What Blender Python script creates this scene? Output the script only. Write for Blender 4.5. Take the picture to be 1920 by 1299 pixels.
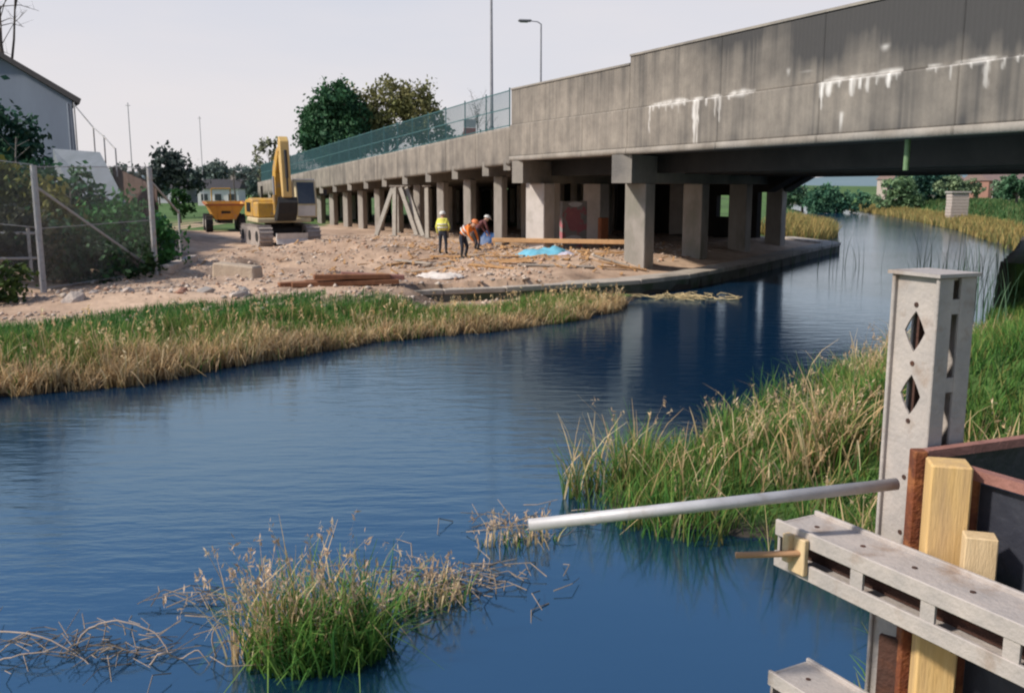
import bpy, bmesh, math, random
import numpy as np
from mathutils import Vector, Matrix, Euler

for o in list(bpy.data.objects):
    bpy.data.objects.remove(o, do_unlink=True)
SC = bpy.context.scene
COL = SC.collection
R = math.radians
rng = np.random.default_rng(7)
random.seed(7)

# ------------------------------------------------------------------ camera
cd = bpy.data.cameras.new('camera')
cam = bpy.data.objects.new('camera', cd)
COL.objects.link(cam)
cd.sensor_width = 36
cd.lens = 36 * 1750 / 1920
cd.clip_start = 0.05
cd.clip_end = 4000
cam.location = (0, 0, 3.5)
cam.rotation_euler = (R(90 - 9.616), 0, 0)
SC.camera = cam

# ------------------------------------------------------------------ sky and sun
SUN_EL, SUN_AZ = 40.0, 250.0          # azimuth clockwise from +Y: behind the camera, to the left
w = bpy.data.worlds.new('World')
SC.world = w
w.use_nodes = True
nt = w.node_tree
nt.nodes.clear()
out = nt.nodes.new('ShaderNodeOutputWorld')
sky = nt.nodes.new('ShaderNodeTexSky')
sky.sky_type = 'NISHITA'
sky.sun_disc = False
sky.sun_elevation = R(SUN_EL)
sky.sun_rotation = R(SUN_AZ)
sky.air_density = 1.0
sky.dust_density = 0.8
sky.ozone_density = 2.5
bg = nt.nodes.new('ShaderNodeBackground')
bg.inputs[1].default_value = 0.15
hz = nt.nodes.new('ShaderNodeBackground')
hz.inputs[0].default_value = (0.75, 0.725, 0.79, 1)
hz.inputs[1].default_value = 1.0
tc = nt.nodes.new('ShaderNodeTexCoord')
sep = nt.nodes.new('ShaderNodeSeparateXYZ')
nz = nt.nodes.new('ShaderNodeTexNoise')
nz.inputs['Scale'].default_value = 2.2
nz.inputs['Detail'].default_value = 5
mp = nt.nodes.new('ShaderNodeMapping')
mp.inputs['Scale'].default_value = (1, 1, 3.0)
ad = nt.nodes.new('ShaderNodeMath')
ad.operation = 'MULTIPLY_ADD'
ad.inputs[1].default_value = 0.16
mr = nt.nodes.new('ShaderNodeMapRange')
mr.interpolation_type = 'SMOOTHSTEP'
mr.inputs['From Min'].default_value = 0.33
mr.inputs['From Max'].default_value = 0.47
mr.inputs['To Min'].default_value = 0.94
mr.inputs['To Max'].default_value = 0.06
mx = nt.nodes.new('ShaderNodeMixShader')
L = nt.links.new
L(tc.outputs['Generated'], sep.inputs[0])
L(tc.outputs['Generated'], mp.inputs[0])
L(mp.outputs[0], nz.inputs['Vector'])
L(nz.outputs[0], ad.inputs[0])
L(sep.outputs['Z'], ad.inputs[2])
L(ad.outputs[0], mr.inputs['Value'])
L(sky.outputs[0], bg.inputs[0])
hr = nt.nodes.new('ShaderNodeValToRGB')          # thin high cloud: warm white low down, cooler above, a little uneven
hr.color_ramp.elements[0].position = 0.05
hr.color_ramp.elements[0].color = (0.82, 0.775, 0.79, 1)
hr.color_ramp.elements[1].position = 0.32
hr.color_ramp.elements[1].color = (0.66, 0.69, 0.78, 1)
hm_ = nt.nodes.new('ShaderNodeMath')
hm_.operation = 'MULTIPLY_ADD'
hm_.inputs[1].default_value = 0.30
nz2 = nt.nodes.new('ShaderNodeTexNoise')
nz2.inputs['Scale'].default_value = 3.2
nz2.inputs['Detail'].default_value = 4
mp2 = nt.nodes.new('ShaderNodeMapping')
mp2.inputs['Scale'].default_value = (1, 1, 4.5)
L(tc.outputs['Generated'], mp2.inputs[0])
L(mp2.outputs[0], nz2.inputs['Vector'])
sb = nt.nodes.new('ShaderNodeMath')
sb.operation = 'SUBTRACT'
sb.inputs[1].default_value = 0.5
L(nz2.outputs[0], sb.inputs[0])
L(sb.outputs[0], hm_.inputs[0])
L(sep.outputs['Z'], hm_.inputs[2])
L(hm_.outputs[0], hr.inputs[0])
L(hr.outputs[0], hz.inputs[0])
L(mr.outputs[0], mx.inputs[0])
L(bg.outputs[0], mx.inputs[1])
L(hz.outputs[0], mx.inputs[2])
L(mx.outputs[0], out.inputs[0])

sd = bpy.data.lights.new('sun', 'SUN')
sd.energy = 4.8
sd.angle = R(4.0)
sd.color = (1.0, 0.93, 0.82)
sun = bpy.data.objects.new('sun', sd)
COL.objects.link(sun)
az, el = R(SUN_AZ), R(SUN_EL)
sdir = Vector((math.sin(az) * math.cos(el), math.cos(az) * math.cos(el), math.sin(el)))
sun.rotation_euler = sdir.to_track_quat('Z', 'Y').to_euler()
sun.location = (-20, -20, 30)

vs = SC.view_settings
vs.view_transform = 'Standard'
vs.look = 'None'
vs.exposure = 0.0
vs.gamma = 1
vs.use_curve_mapping = False
SC.render.engine = 'CYCLES'
SC.cycles.max_bounces = 6
SC.cycles.use_denoising = True
SC.cycles.pixel_filter_type = 'BLACKMAN_HARRIS'
SC.cycles.filter_width = 2.2          # the print is a soft one

# ------------------------------------------------------------------ materials
MATS = {}

def mat(name, c1, c2=None, scale=3.0, rough=0.8, metal=0.0, bump=0.0, c3=None, s3=0.7, t3=(0.5, 0.62),
        attr=None, bscale=None, stretch=(1, 1, 1), detail=6, spec=0.4, transl=0.0):
    """two-tone noise colour (c1, c2), optional blotches of a third (c3), optional colour attribute, bump"""
    if name in MATS:
        return MATS[name]
    m = bpy.data.materials.new(name)
    m.use_nodes = True
    n = m.node_tree.nodes
    l = m.node_tree.links.new
    p = n['Principled BSDF']
    p.inputs['Roughness'].default_value = rough
    p.inputs['Metallic'].default_value = metal
    p.inputs['Specular IOR Level'].default_value = spec
    geo = n.new('ShaderNodeNewGeometry')
    mpn = n.new('ShaderNodeMapping')
    mpn.inputs['Scale'].default_value = stretch
    l(geo.outputs['Position'], mpn.inputs[0])
    c2 = c2 or tuple(v * 0.7 for v in c1)
    n1 = n.new('ShaderNodeTexNoise')
    n1.inputs['Scale'].default_value = scale
    n1.inputs['Detail'].default_value = detail
    n1.inputs['Roughness'].default_value = 0.65
    l(mpn.outputs[0], n1.inputs['Vector'])
    rp = n.new('ShaderNodeValToRGB')
    rp.color_ramp.elements[0].position = 0.33
    rp.color_ramp.elements[1].position = 0.67
    rp.color_ramp.elements[0].color = (*c1, 1)
    rp.color_ramp.elements[1].color = (*c2, 1)
    l(n1.outputs[0], rp.inputs[0])
    col = rp.outputs[0]
    if attr:
        a = n.new('ShaderNodeAttribute')
        a.attribute_name = attr
        mm = n.new('ShaderNodeMix')
        mm.data_type = 'RGBA'
        mm.blend_type = 'MULTIPLY'
        mm.inputs[0].default_value = 1
        l(col, mm.inputs[6])
        l(a.outputs['Color'], mm.inputs[7])
        col = mm.outputs[2]
    if c3:
        n3 = n.new('ShaderNodeTexNoise')
        n3.inputs['Scale'].default_value = s3
        n3.inputs['Detail'].default_value = 7
        n3.inputs['Roughness'].default_value = 0.6
        l(mpn.outputs[0], n3.inputs['Vector'])
        r3 = n.new('ShaderNodeMapRange')
        r3.inputs['From Min'].default_value = t3[0]
        r3.inputs['From Max'].default_value = t3[1]
        l(n3.outputs[0], r3.inputs['Value'])
        m3 = n.new('ShaderNodeMix')
        m3.data_type = 'RGBA'
        m3.inputs[7].default_value = (*c3, 1)
        l(r3.outputs[0], m3.inputs[0])
        l(col, m3.inputs[6])
        col = m3.outputs[2]
    l(col, p.inputs['Base Color'])
    if bump:
        nb = n.new('ShaderNodeTexNoise')
        nb.inputs['Scale'].default_value = bscale or scale * 6
        nb.inputs['Detail'].default_value = 5
        l(mpn.outputs[0], nb.inputs['Vector'])
        b = n.new('ShaderNodeBump')
        b.inputs['Strength'].default_value = bump
        b.inputs['Distance'].default_value = 0.05
        l(nb.outputs[0], b.inputs['Height'])
        l(b.outputs[0], p.inputs['Normal'])
    if transl:
        o = n['Material Output']
        tr = n.new('ShaderNodeBsdfTranslucent')
        l(col, tr.inputs[0])
        ms = n.new('ShaderNodeMixShader')
        ms.inputs[0].default_value = transl
        l(p.outputs[0], ms.inputs[1])
        l(tr.outputs[0], ms.inputs[2])
        l(ms.outputs[0], o.inputs[0])
    MATS[name] = m
    return m

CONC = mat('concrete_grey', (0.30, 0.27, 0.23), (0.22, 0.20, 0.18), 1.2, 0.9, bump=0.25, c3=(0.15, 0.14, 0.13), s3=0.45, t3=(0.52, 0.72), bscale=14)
CONC_D = mat('concrete_soffit_shade', (0.045, 0.042, 0.041), (0.028, 0.027, 0.027), 1.0, 0.95, bump=0.2)  # near-black: the shade under the bridge is put into the colour
CONC_P = mat('concrete_column', (0.35, 0.315, 0.28), (0.25, 0.225, 0.20), 1.6, 0.9, bump=0.2, c3=(0.22, 0.21, 0.17), s3=0.8, t3=(0.55, 0.72), stretch=(1, 1, 0.45))
QUAY = mat('quay_concrete', (0.46, 0.40, 0.34), (0.30, 0.26, 0.22), 1.3, 0.9, bump=0.3, c3=(0.13, 0.12, 0.10), s3=0.7, t3=(0.55, 0.75))
QUAYF = mat('quay_face', (0.12, 0.115, 0.10), (0.075, 0.08, 0.065), 1.2, 0.85, bump=0.3, c3=(0.05, 0.065, 0.035), s3=0.8)
GALV = mat('galvanised_steel', (0.43, 0.42, 0.42), (0.33, 0.33, 0.34), 9, 0.62, metal=0.25, bump=0.05, c3=(0.36, 0.31, 0.26), s3=5, t3=(0.52, 0.7))
SOLD = mat('weathered_soldier_steel', (0.44, 0.385, 0.35), (0.32, 0.29, 0.275), 7, 0.75, metal=0.0, bump=0.15, c3=(0.22, 0.14, 0.09), s3=6, t3=(0.55, 0.78), bscale=60)
ALU = mat('aluminium_tube', (0.50, 0.49, 0.50), (0.40, 0.39, 0.40), 12, 0.55, metal=0.25, c3=(0.33, 0.29, 0.26), s3=14, t3=(0.55, 0.75))
RUST = mat('rust', (0.20, 0.058, 0.022), (0.10, 0.030, 0.015), 14, 0.85, bump=0.3, c3=(0.28, 0.10, 0.035), s3=9, bscale=80)
RUSTD = mat('rust_dark', (0.075, 0.032, 0.022), (0.045, 0.024, 0.018), 8, 0.9, bump=0.3, c3=(0.13, 0.05, 0.025), s3=5, t3=(0.56, 0.7), bscale=60)
RUSTP = mat('rust_pinkish', (0.32, 0.15, 0.12), (0.22, 0.10, 0.08), 14, 0.8, bump=0.2, bscale=80)
TIMB = mat('yellow_timber', (0.64, 0.43, 0.19), (0.57, 0.36, 0.14), 7, 0.75, bump=0.15, c3=(0.42, 0.28, 0.15), s3=3, t3=(0.48, 0.72), stretch=(5, 5, 0.5), bscale=30)
TIMBP = mat('pale_timber', (0.62, 0.46, 0.27), (0.50, 0.36, 0.20), 9, 0.8, bump=0.2, stretch=(4, 4, 0.6))
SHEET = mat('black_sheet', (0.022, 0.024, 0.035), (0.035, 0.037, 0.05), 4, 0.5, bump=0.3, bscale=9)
TEAL = mat('teal_fence_paint', (0.055, 0.145, 0.15), (0.045, 0.115, 0.125), 2, 0.6)
POLE = mat('grey_lamp_post', (0.33, 0.33, 0.35), (0.26, 0.26, 0.28), 4, 0.5, metal=0.2)
YEL = mat('machine_yellow', (0.60, 0.34, 0.045), (0.46, 0.25, 0.05), 2.5, 0.6, c3=(0.36, 0.25, 0.15), s3=2.6, t3=(0.50, 0.66), bump=.1)
CREAM = mat('machine_cream', (0.60, 0.50, 0.30), (0.50, 0.42, 0.27), 3, 0.55)
ORNG = mat('dumper_orange', (0.60, 0.30, 0.045), (0.50, 0.23, 0.04), 3, 0.6, c3=(0.42, 0.24, 0.13), s3=3, t3=(0.55, 0.7))
BLACK = mat('black_rubber', (0.018, 0.018, 0.02), (0.03, 0.028, 0.026), 5, 0.8)
MUD = mat('mud_caked_steel', (0.40, 0.35, 0.32), (0.27, 0.23, 0.21), 5, 0.9, bump=0.4)
WHITE = mat('off_white_paint', (0.68, 0.66, 0.62), (0.58, 0.56, 0.53), 3, 0.6)
GLASS = mat('dark_glass', (0.03, 0.035, 0.045), (0.045, 0.05, 0.06), 2, 0.12, spec=0.6)
SKIN = mat('skin', (0.50, 0.30, 0.21), (0.45, 0.26, 0.18), 5, 0.6)
NAVY = mat('dark_trousers', (0.03, 0.035, 0.05), (0.022, 0.025, 0.035), 8, 0.9)
HIVIS = mat('yellow_vest', (0.80, 0.76, 0.16), (0.70, 0.68, 0.12), 9, 0.8)
HIORG = mat('orange_jacket', (0.72, 0.21, 0.035), (0.62, 0.17, 0.03), 9, 0.8)
REFL = mat('reflective_band', (0.72, 0.70, 0.66), (0.65, 0.64, 0.6), 9, 0.5)
BLUE = mat('blue_tarpaulin', (0.12, 0.38, 0.52), (0.20, 0.48, 0.60), 3, 0.5, bump=0.2, bscale=5)
BLUED = mat('dark_blue_plastic', (0.02, 0.06, 0.16), (0.03, 0.08, 0.2), 3, 0.5)
PLANK = mat('orange_brown_plank', (0.50, 0.29, 0.13), (0.36, 0.20, 0.09), 5, 0.85, bump=0.2)
PLANKG = mat('grey_plank', (0.42, 0.36, 0.30), (0.30, 0.26, 0.22), 5, 0.85, bump=0.2)
PROP = mat('pale_shoring_timber', (0.42, 0.38, 0.33), (0.32, 0.29, 0.25), 5, 0.85)
LUMP = mat('broken_concrete', (0.52, 0.44, 0.38), (0.38, 0.31, 0.27), 3, 0.95, bump=0.5)
BARK = mat('bark', (0.12, 0.10, 0.085), (0.075, 0.062, 0.052), 6, 0.95, bump=0.4)
BRICKP = mat('pale_brick', (0.42, 0.35, 0.31), (0.35, 0.29, 0.25), 6, 0.9)
HOUSEW = mat('house_render', (0.70, 0.68, 0.66), (0.62, 0.60, 0.58), 2, 0.9)
HOUSEG = mat('grey_cladding', (0.17, 0.20, 0.26), (0.145, 0.17, 0.225), 1.0, 0.8, stretch=(1, 1, 0.3))
ROOFD = mat('dark_roof', (0.055, 0.05, 0.055), (0.04, 0.037, 0.04), 3, 0.85)
ROOFR = mat('red_brown_roof', (0.24, 0.165, 0.15), (0.19, 0.135, 0.12), 3, 0.9)
BROWNF = mat('brown_fence_boards', (0.13, 0.085, 0.07), (0.09, 0.06, 0.05), 4, 0.9, stretch=(4, 4, 0.6))
REDW = mat('red_barrier_paint', (0.60, 0.10, 0.08), (0.52, 0.09, 0.07), 4, 0.5)
LEAF = mat('leaf', (1, 1, 1), (0.75, 0.78, 0.7), 0.9, 0.65, attr='tint', transl=0.25, spec=0.25)
REED = mat('reed', (1, 1, 1), (0.82, 0.80, 0.74), 2.0, 0.7, attr='tint', transl=0.40, spec=0.25)
TWIG = mat('dry_twig', (0.30, 0.23, 0.17), (0.20, 0.15, 0.11), 12, 0.85)

# ------------------------------------------------------------------ mesh helpers
class MB:
    """collects boxes, bars, tubes and prisms; build() links them as one mesh object"""
    def __init__(s):
        s.v, s.f = [], []
    def add(s, v, f):
        b = len(s.v)
        s.v += [tuple(p) for p in v]
        s.f += [tuple(b + i for i in q) for q in f]
        return s
    def box(s, c, d, rot=None):
        hx, hy, hz_ = d[0] / 2, d[1] / 2, d[2] / 2
        pts = [Vector((x, y, z)) for z in (-hz_, hz_) for y in (-hy, hy) for x in (-hx, hx)]
        if rot is not None:
            M = Euler(rot).to_matrix() if not isinstance(rot, Matrix) else rot
            pts = [M @ p for p in pts]
        c = Vector(c)
        return s.add([p + c for p in pts], [(0, 2, 3, 1), (4, 5, 7, 6), (0, 1, 5, 4), (2, 6, 7, 3), (0, 4, 6, 2), (1, 3, 7, 5)])
    def bar(s, a, b, wd, ht, up=(0, 0, 1)):
        """a box from a to b, wd across and ht along up"""
        a, b = Vector(a), Vector(b)
        d = (b - a)
        x = d.normalized()
        u = Vector(up)
        y = u.cross(x).normalized()
        z = x.cross(y)
        M = Matrix((x, y, z)).transposed()
        return s.box((a + b) / 2, (d.length, wd, ht), M)
    def tube(s, a, b, r, n=10, r2=None, cap=True):
        a, b = Vector(a), Vector(b)
        r2 = r if r2 is None else r2
        x = (b - a).normalized()
        u = Vector((0, 0, 1)) if abs(x.z) < 0.95 else Vector((1, 0, 0))
        y = u.cross(x).normalized()
        z = x.cross(y)
        ring = [(math.cos(2 * math.pi * i / n), math.sin(2 * math.pi * i / n)) for i in range(n)]
        v = [a + (y * c + z * t) * r for c, t in ring] + [b + (y * c + z * t) * r2 for c, t in ring]
        f = [(i, (i + 1) % n, n + (i + 1) % n, n + i) for i in range(n)]
        if cap:
            f += [tuple(range(n - 1, -1, -1)), tuple(range(n, 2 * n))]
        return s.add(v, f)
    def path(s, pts, r0, r1=None, n=6):
        r1 = r0 if r1 is None else r1
        k = len(pts) - 1
        for i in range(k):
            ra = r0 + (r1 - r0) * i / k
            rb = r0 + (r1 - r0) * (i + 1) / k
            s.tube(pts[i], pts[i + 1], ra, n, rb)
        return s
    def prism(s, poly, vec):
        """polygon (list of 3-D points) extruded by vec"""
        n = len(poly)
        vec = Vector(vec)
        v = [Vector(p) for p in poly] + [Vector(p) + vec for p in poly]
        f = [tuple(range(n - 1, -1, -1)), tuple(range(n, 2 * n))]
        f += [(i, (i + 1) % n, n + (i + 1) % n, n + i) for i in range(n)]
        return s.add(v, f)
    def sweep(s, pts, r0, r1, n=7):
        """one continuous tapering tube along a smooth line"""
        k, rings = len(pts), []
        for i, p_ in enumerate(pts):
            d = (pts[min(i + 1, k - 1)] - pts[max(i - 1, 0)]).normalized()
            y = Vector((.31, .93, .17)).cross(d).normalized()
            z = d.cross(y)
            r = r0 + (r1 - r0) * i / (k - 1)
            rings += [p_ + (y * math.cos(6.2832 * j / n) + z * math.sin(6.2832 * j / n)) * r for j in range(n)]
        f = [(i * n + j, i * n + (j + 1) % n, (i + 1) * n + (j + 1) % n, (i + 1) * n + j) for i in range(k - 1) for j in range(n)]
        return s.add(rings, f)
    def build(s, name, m, parent=None, smooth=False, bevel=0.0):
        me = bpy.data.meshes.new(name)
        me.from_pydata([tuple(p) for p in s.v], [], s.f)
        bm = bmesh.new()
        bm.from_mesh(me)
        bmesh.ops.recalc_face_normals(bm, faces=bm.faces)
        if bevel:
            bmesh.ops.bevel(bm, geom=list(bm.edges), offset=bevel, segments=1, affect='EDGES')
        bm.to_mesh(me)
        bm.free()
        return link(name, me, m, parent, smooth)

def link(name, me, m, parent=None, smooth=False):
    me.name = name
    if m is not None:
        me.materials.clear()
        me.materials.append(m)
    if smooth:
        me.polygons.foreach_set('use_smooth', [True] * len(me.polygons))
    o = bpy.data.objects.new(name, me)
    COL.objects.link(o)
    if parent is not None:
        o.parent = parent
    return o

def tag(o, label=None, cat=None, group=None, kind=None):
    if label:
        o['label'] = label
    if cat:
        o['category'] = cat
    if group:
        o['group'] = group
    if kind:
        o['kind'] = kind
    return o

def thing(name, label, cat, loc=(0, 0, 0), rz=0.0, group=None):
    o = bpy.data.objects.new(name, None)
    o.empty_display_size = 0.2
    COL.objects.link(o)
    o.location = loc
    o.rotation_euler = (0, 0, rz)
    return tag(o, label, cat, group)

def np_mesh(name, verts, quads, cols=None):
    """mesh from numpy arrays: verts (n,3), quads (m,4); cols (n,3) into the colour attribute 'tint'"""
    me = bpy.data.meshes.new(name)
    n, m = len(verts), len(quads)
    k = quads.shape[1]
    me.vertices.add(n)
    me.vertices.foreach_set('co', np.ascontiguousarray(verts, dtype=np.float32).ravel())
    me.loops.add(m * k)
    me.loops.foreach_set('vertex_index', np.ascontiguousarray(quads, dtype=np.int32).ravel())
    me.polygons.add(m)
    me.polygons.foreach_set('loop_start', np.arange(0, m * k, k, dtype=np.int32))
    me.update(calc_edges=True)
    if cols is not None:
        a = me.color_attributes.new('tint', 'FLOAT_COLOR', 'POINT')
        c = np.ones((n, 4), np.float32)
        c[:, :3] = cols
        a.data.foreach_set('color', c.ravel())
    return me

def vnoise(x, y, seed=0):
    """smooth value noise, vectorised, about -1..1"""
    def h(i, j):
        v = np.sin(i * 127.1 + j * 311.7 + seed * 74.7) * 43758.5453
        return (v - np.floor(v)) * 2 - 1
    x = np.asarray(x, float)
    y = np.asarray(y, float)
    i, j = np.floor(x), np.floor(y)
    fx, fy = x - i, y - j
    fx = fx * fx * (3 - 2 * fx)
    fy = fy * fy * (3 - 2 * fy)
    return (h(i, j) * (1 - fx) + h(i + 1, j) * fx) * (1 - fy) + (h(i, j + 1) * (1 - fx) + h(i + 1, j + 1) * fx) * fy

def fbm(x, y, seed=0, o=4):
    r, a = 0, 1.0
    x = np.asarray(x, float)
    y = np.asarray(y, float)
    for k in range(o):
        r = r + a * vnoise(x * 2 ** k, y * 2 ** k, seed + k)
        a *= 0.5
    return r / 1.9

# ------------------------------------------------------------------ the ground: one sheet, the canal cut into it
LEFT = [(-60, -14), (-25, 4), (-14, 11), (-8.7, 15.5), (-7.2, 16.4), (-5.9, 18.1), (-4.6, 19.6), (-3.2, 21.3), (-0.8, 22.8), (0.6, 23.9), (2.5, 26.0), (3.4, 28.0), (4.4, 30.9)]
QUAYL = [(4.4, 30.9), (6.2, 32.8), (9.4, 37.5), (13.8, 44.9), (18.2, 52.0), (17.6, 58.8)]
LFAR = [(17.6, 58.8), (20.5, 63.5), (23.2, 68), (32.6, 101), (46, 149), (56, 196), (54, 240)]
RFAR = [(60, 240), (61, 196), (57.5, 161), (46, 110), (37.8, 79), (31.7, 61.2), (27.2, 50)]
ABUT = [(27.2, 50), (21.2, 39.5), (16.4, 31.5)]
RIGHT = [(16.4, 31.5), (11.9, 23.2), (7.3, 17.6), (3.6, 13.4), (1.8, 11.4), (0.95, 10.0), (1.6, 9.25), (2.4, 9.1), (3.2, 8.3), (3.05, 6.9), (2.4, 5.8), (1.2, 5.0), (0, 4.7), (-4, 4.3), (-20, 0), (-48, -22)]
CHAIN = []
for kind, pl in (('L', LEFT), ('Q', QUAYL), ('l', LFAR), ('r', RFAR), ('A', ABUT), ('R', RIGHT)):
    for a, b in zip(pl[:-1], pl[1:]):
        CHAIN.append((a, b, kind))
POLY = [s[0] for s in CHAIN] + [CHAIN[-1][1]]

def canal_dist(x, y):
    """distance to the canal's edge (positive on land) and the kind of the nearest edge"""
    x = np.asarray(x, float)
    y = np.asarray(y, float)
    best = np.full(x.shape, 1e9)
    kind = np.zeros(x.shape, int)
    for a, b, k in CHAIN:
        ax, ay = a
        dx, dy = b[0] - ax, b[1] - ay
        t = np.clip(((x - ax) * dx + (y - ay) * dy) / (dx * dx + dy * dy), 0, 1)
        d = np.hypot(x - ax - t * dx, y - ay - t * dy)
        m = d < best
        best = np.where(m, d, best)
        kind = np.where(m, 'LQlrAR'.index(k), kind)
    ins = np.zeros(x.shape, bool)
    n = len(POLY)
    for i in range(n):
        x0, y0 = POLY[i]
        x1, y1 = POLY[(i + 1) % n]
        c = ((y0 > y) != (y1 > y)) & (x < (x1 - x0) * (y - y0) / (y1 - y0 + 1e-12) + x0)
        ins ^= c
    return np.where(ins, -best, best), kind

def sstep(a, b, v):
    t = np.clip((v - a) / (b - a), 0, 1)
    return t * t * (3 - 2 * t)

def bump2(x, y, cx, cy, rx, ry, h, ang=0.0):
    c, s = math.cos(ang), math.sin(ang)
    u = ((x - cx) * c + (y - cy) * s) / rx
    v = (-(x - cx) * s + (y - cy) * c) / ry
    return h * np.exp(-(u * u + v * v))

def height(x, y):
    x = np.asarray(x, float)
    y = np.asarray(y, float)
    d, k = canal_dist(x, y)
    land = np.where(k == 0, 0.06 + 0.62 * sstep(0, 3.6, d),                       # left natural bank
           np.where(k == 1, 0.40 + 0.32 * sstep(0.9, 3.5, d),                     # behind the quay
           np.where(k == 2, 0.08 + 0.7 * sstep(0, 5, d),
           np.where(k == 3, 0.10 + 1.5 * sstep(0, 11, d),
           np.where(k == 4, 1.0 + 0.7 * sstep(0.5, 4, d), 0.06 + 1.75 * sstep(0, 4.2, d))))))
    deep = np.where((k == 1) | (k == 4), -1.3, -np.minimum(1.3, 0.05 + 0.5 * -d))
    z = np.where(d > 0, land, deep)
    onland = sstep(1.5, 4.0, d)
    site = onland * ((k == 0) | (k == 1))
    n = fbm(x * 0.55, y * 0.55, 3)
    rough = sstep(24, 29, y + 0.25 * x * 0) * (1 - sstep(48, 70, y)) * sstep(-22, -14, x)
    z = z + site * rough * (0.15 * n + 0.07 * vnoise(x * 2.3, y * 2.3, 9) + 0.05 * np.abs(vnoise(x * 1.1, y * 4.0, 19)))
    # spoil heaps and the shallow excavation on the building site
    pit = sstep(0, 1.0, (x + 11.2)) * (1 - sstep(-3.5, -1.5, x)) * sstep(29.6, 30.6, y) * (1 - sstep(37.0, 40.5, y))
    z = z - site * pit * 0.42
    z = z + site * (bump2(x, y, -7.0, 43.0, 2.6, 1.2, 0.42) + bump2(x, y, -5.4, 40.4, 1.6, 1.0, 0.34) + bump2(x, y, 4.2, 35.2, 1.7, 1.0, 0.30)
                    + bump2(x, y, -9.3, 44.5, 2.2, 1.0, 0.3) + bump2(x, y, -2.9, 43.5, 1.4, 0.8, 0.25) + bump2(x, y, 1.6, 34.5, 2.2, 0.9, 0.18))
    # low margin between the reeds and the foot of the quay
    qy = np.interp(x, [-4.5, -3.9, -0.2, 2.35, 4.25, 6.2], [27.0, 27.2, 28.5, 29.75, 30.9, 32.8])
    lowm = sstep(-3.5, -2.0, x) * (k <= 1) * (x < 5.5) * (d > 0) * (y < qy + .25)
    z = np.where(lowm > 0, z * (1 - lowm) + np.minimum(z, .13 + .05 * vnoise(x * 2, y * 2, 61)) * lowm, z)
    # rubble strip above the reeds on the left
    z = z + site * bump2(x, y, -9.6, 23.6, 2.8, 1.1, 0.22, 0.25)
    # the left embankment under the bushes
    emb = sstep(13.0, 22.0, -x - 0.10 * (y - 26)) * sstep(20, 27, y) * (1 - sstep(47, 57, y))
    z = z + 3.6 * emb * (d > 0)
    # far land: a long low rise
    far = sstep(120, 700, np.hypot(x, y))
    z = z + far * (2.0 + 4.0 * fbm(x * 0.006, y * 0.006, 21)) * (d > 4)
    # the right bank swells towards the camera
    z = z + (k == 5) * sstep(2, 7, d) * 0.10 * n
    return z

def graded(lo, hi, a, b, step, g=1.13):
    v = list(np.arange(a, b + 1e-6, step))
    s = step
    while v[-1] < hi:
        s *= g
        v.append(v[-1] + s)
    s = step
    while v[0] > lo:
        s *= g
        v.insert(0, v[0] - s)
    return np.array(v)

gx = graded(-1000, 1300, -22, 32, 0.28)
gy = graded(-120, 1300, 1, 66, 0.28)
GX, GY = np.meshgrid(gx, gy)
GZ = height(GX, GY)
gd, gk = canal_dist(GX, GY)
nx_, ny_ = len(gx), len(gy)
gv = np.stack([GX.ravel(), GY.ravel(), GZ.ravel()], 1)
ii = np.arange(nx_ * ny_).reshape(ny_, nx_)
gq = np.stack([ii[:-1, :-1], ii[:-1, 1:], ii[1:, 1:], ii[1:, :-1]], -1).reshape(-1, 4)
# what the ground is made of: rubble sand, turf, canal mud
sand = np.array([0.60, 0.425, 0.30])
turf = np.array([0.075, 0.15, 0.032])
mud = np.array([0.06, 0.05, 0.04])
dirt = np.array([0.42, 0.285, 0.20])
nse = fbm(GX * 0.35, GY * 0.35, 5)
issite = ((gk <= 1) & (gd > 0)).astype(float) * sstep(2.6, 3.4, gd + 0.8 * nse - .8 * (GX < -5)) * sstep(18.5, 20.5, GY + nse) * (1 - sstep(14.5, 17.5, -GX - .24 * (GY - 30) * (GY > 30) + 1.5 * nse)) * (1 - sstep(72, 90, GY))
issite = np.maximum(issite, ((gk == 1) & (gd > 0) & (GY < 62)).astype(float))
issite = np.maximum(issite, ((GX > -4.2) & (GX < 6.5) & (GY < 50) & (GY > np.interp(GX, [-4.5, -3.9, -0.2, 2.35, 4.25, 6.2], [27.0, 27.2, 28.5, 29.75, 30.9, 32.8]))).astype(float))
tmix = sstep(-0.25, 0.45, nse)[..., None]
gc = sand * (1 - tmix) + dirt * tmix * 1.0
wet = sstep(.25, .6, fbm(GX * .8 + 7, GY * .5, 15))[..., None]
gc = gc * (1 - wet) + np.array([.25, .17, .12]) * wet
gc = turf * (1 + 0.5 * nse[..., None]) * (1 - issite[..., None]) + gc * issite[..., None]
gc = np.where((gd < 0.35)[..., None], mud, gc)
gme = np_mesh('ground', gv, gq, np.clip(gc, 0.01, 1).reshape(-1, 3))
gmat = mat('ground_soil', (1, 1, 1), (0.72, 0.70, 0.68), 2.2, 0.95, bump=0.8, attr='tint', bscale=5)
ground = tag(link('ground', gme, gmat, smooth=True), kind='structure')

def hz_at(x, y):
    return float(height(np.array([x]), np.array([y]))[0])

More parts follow.
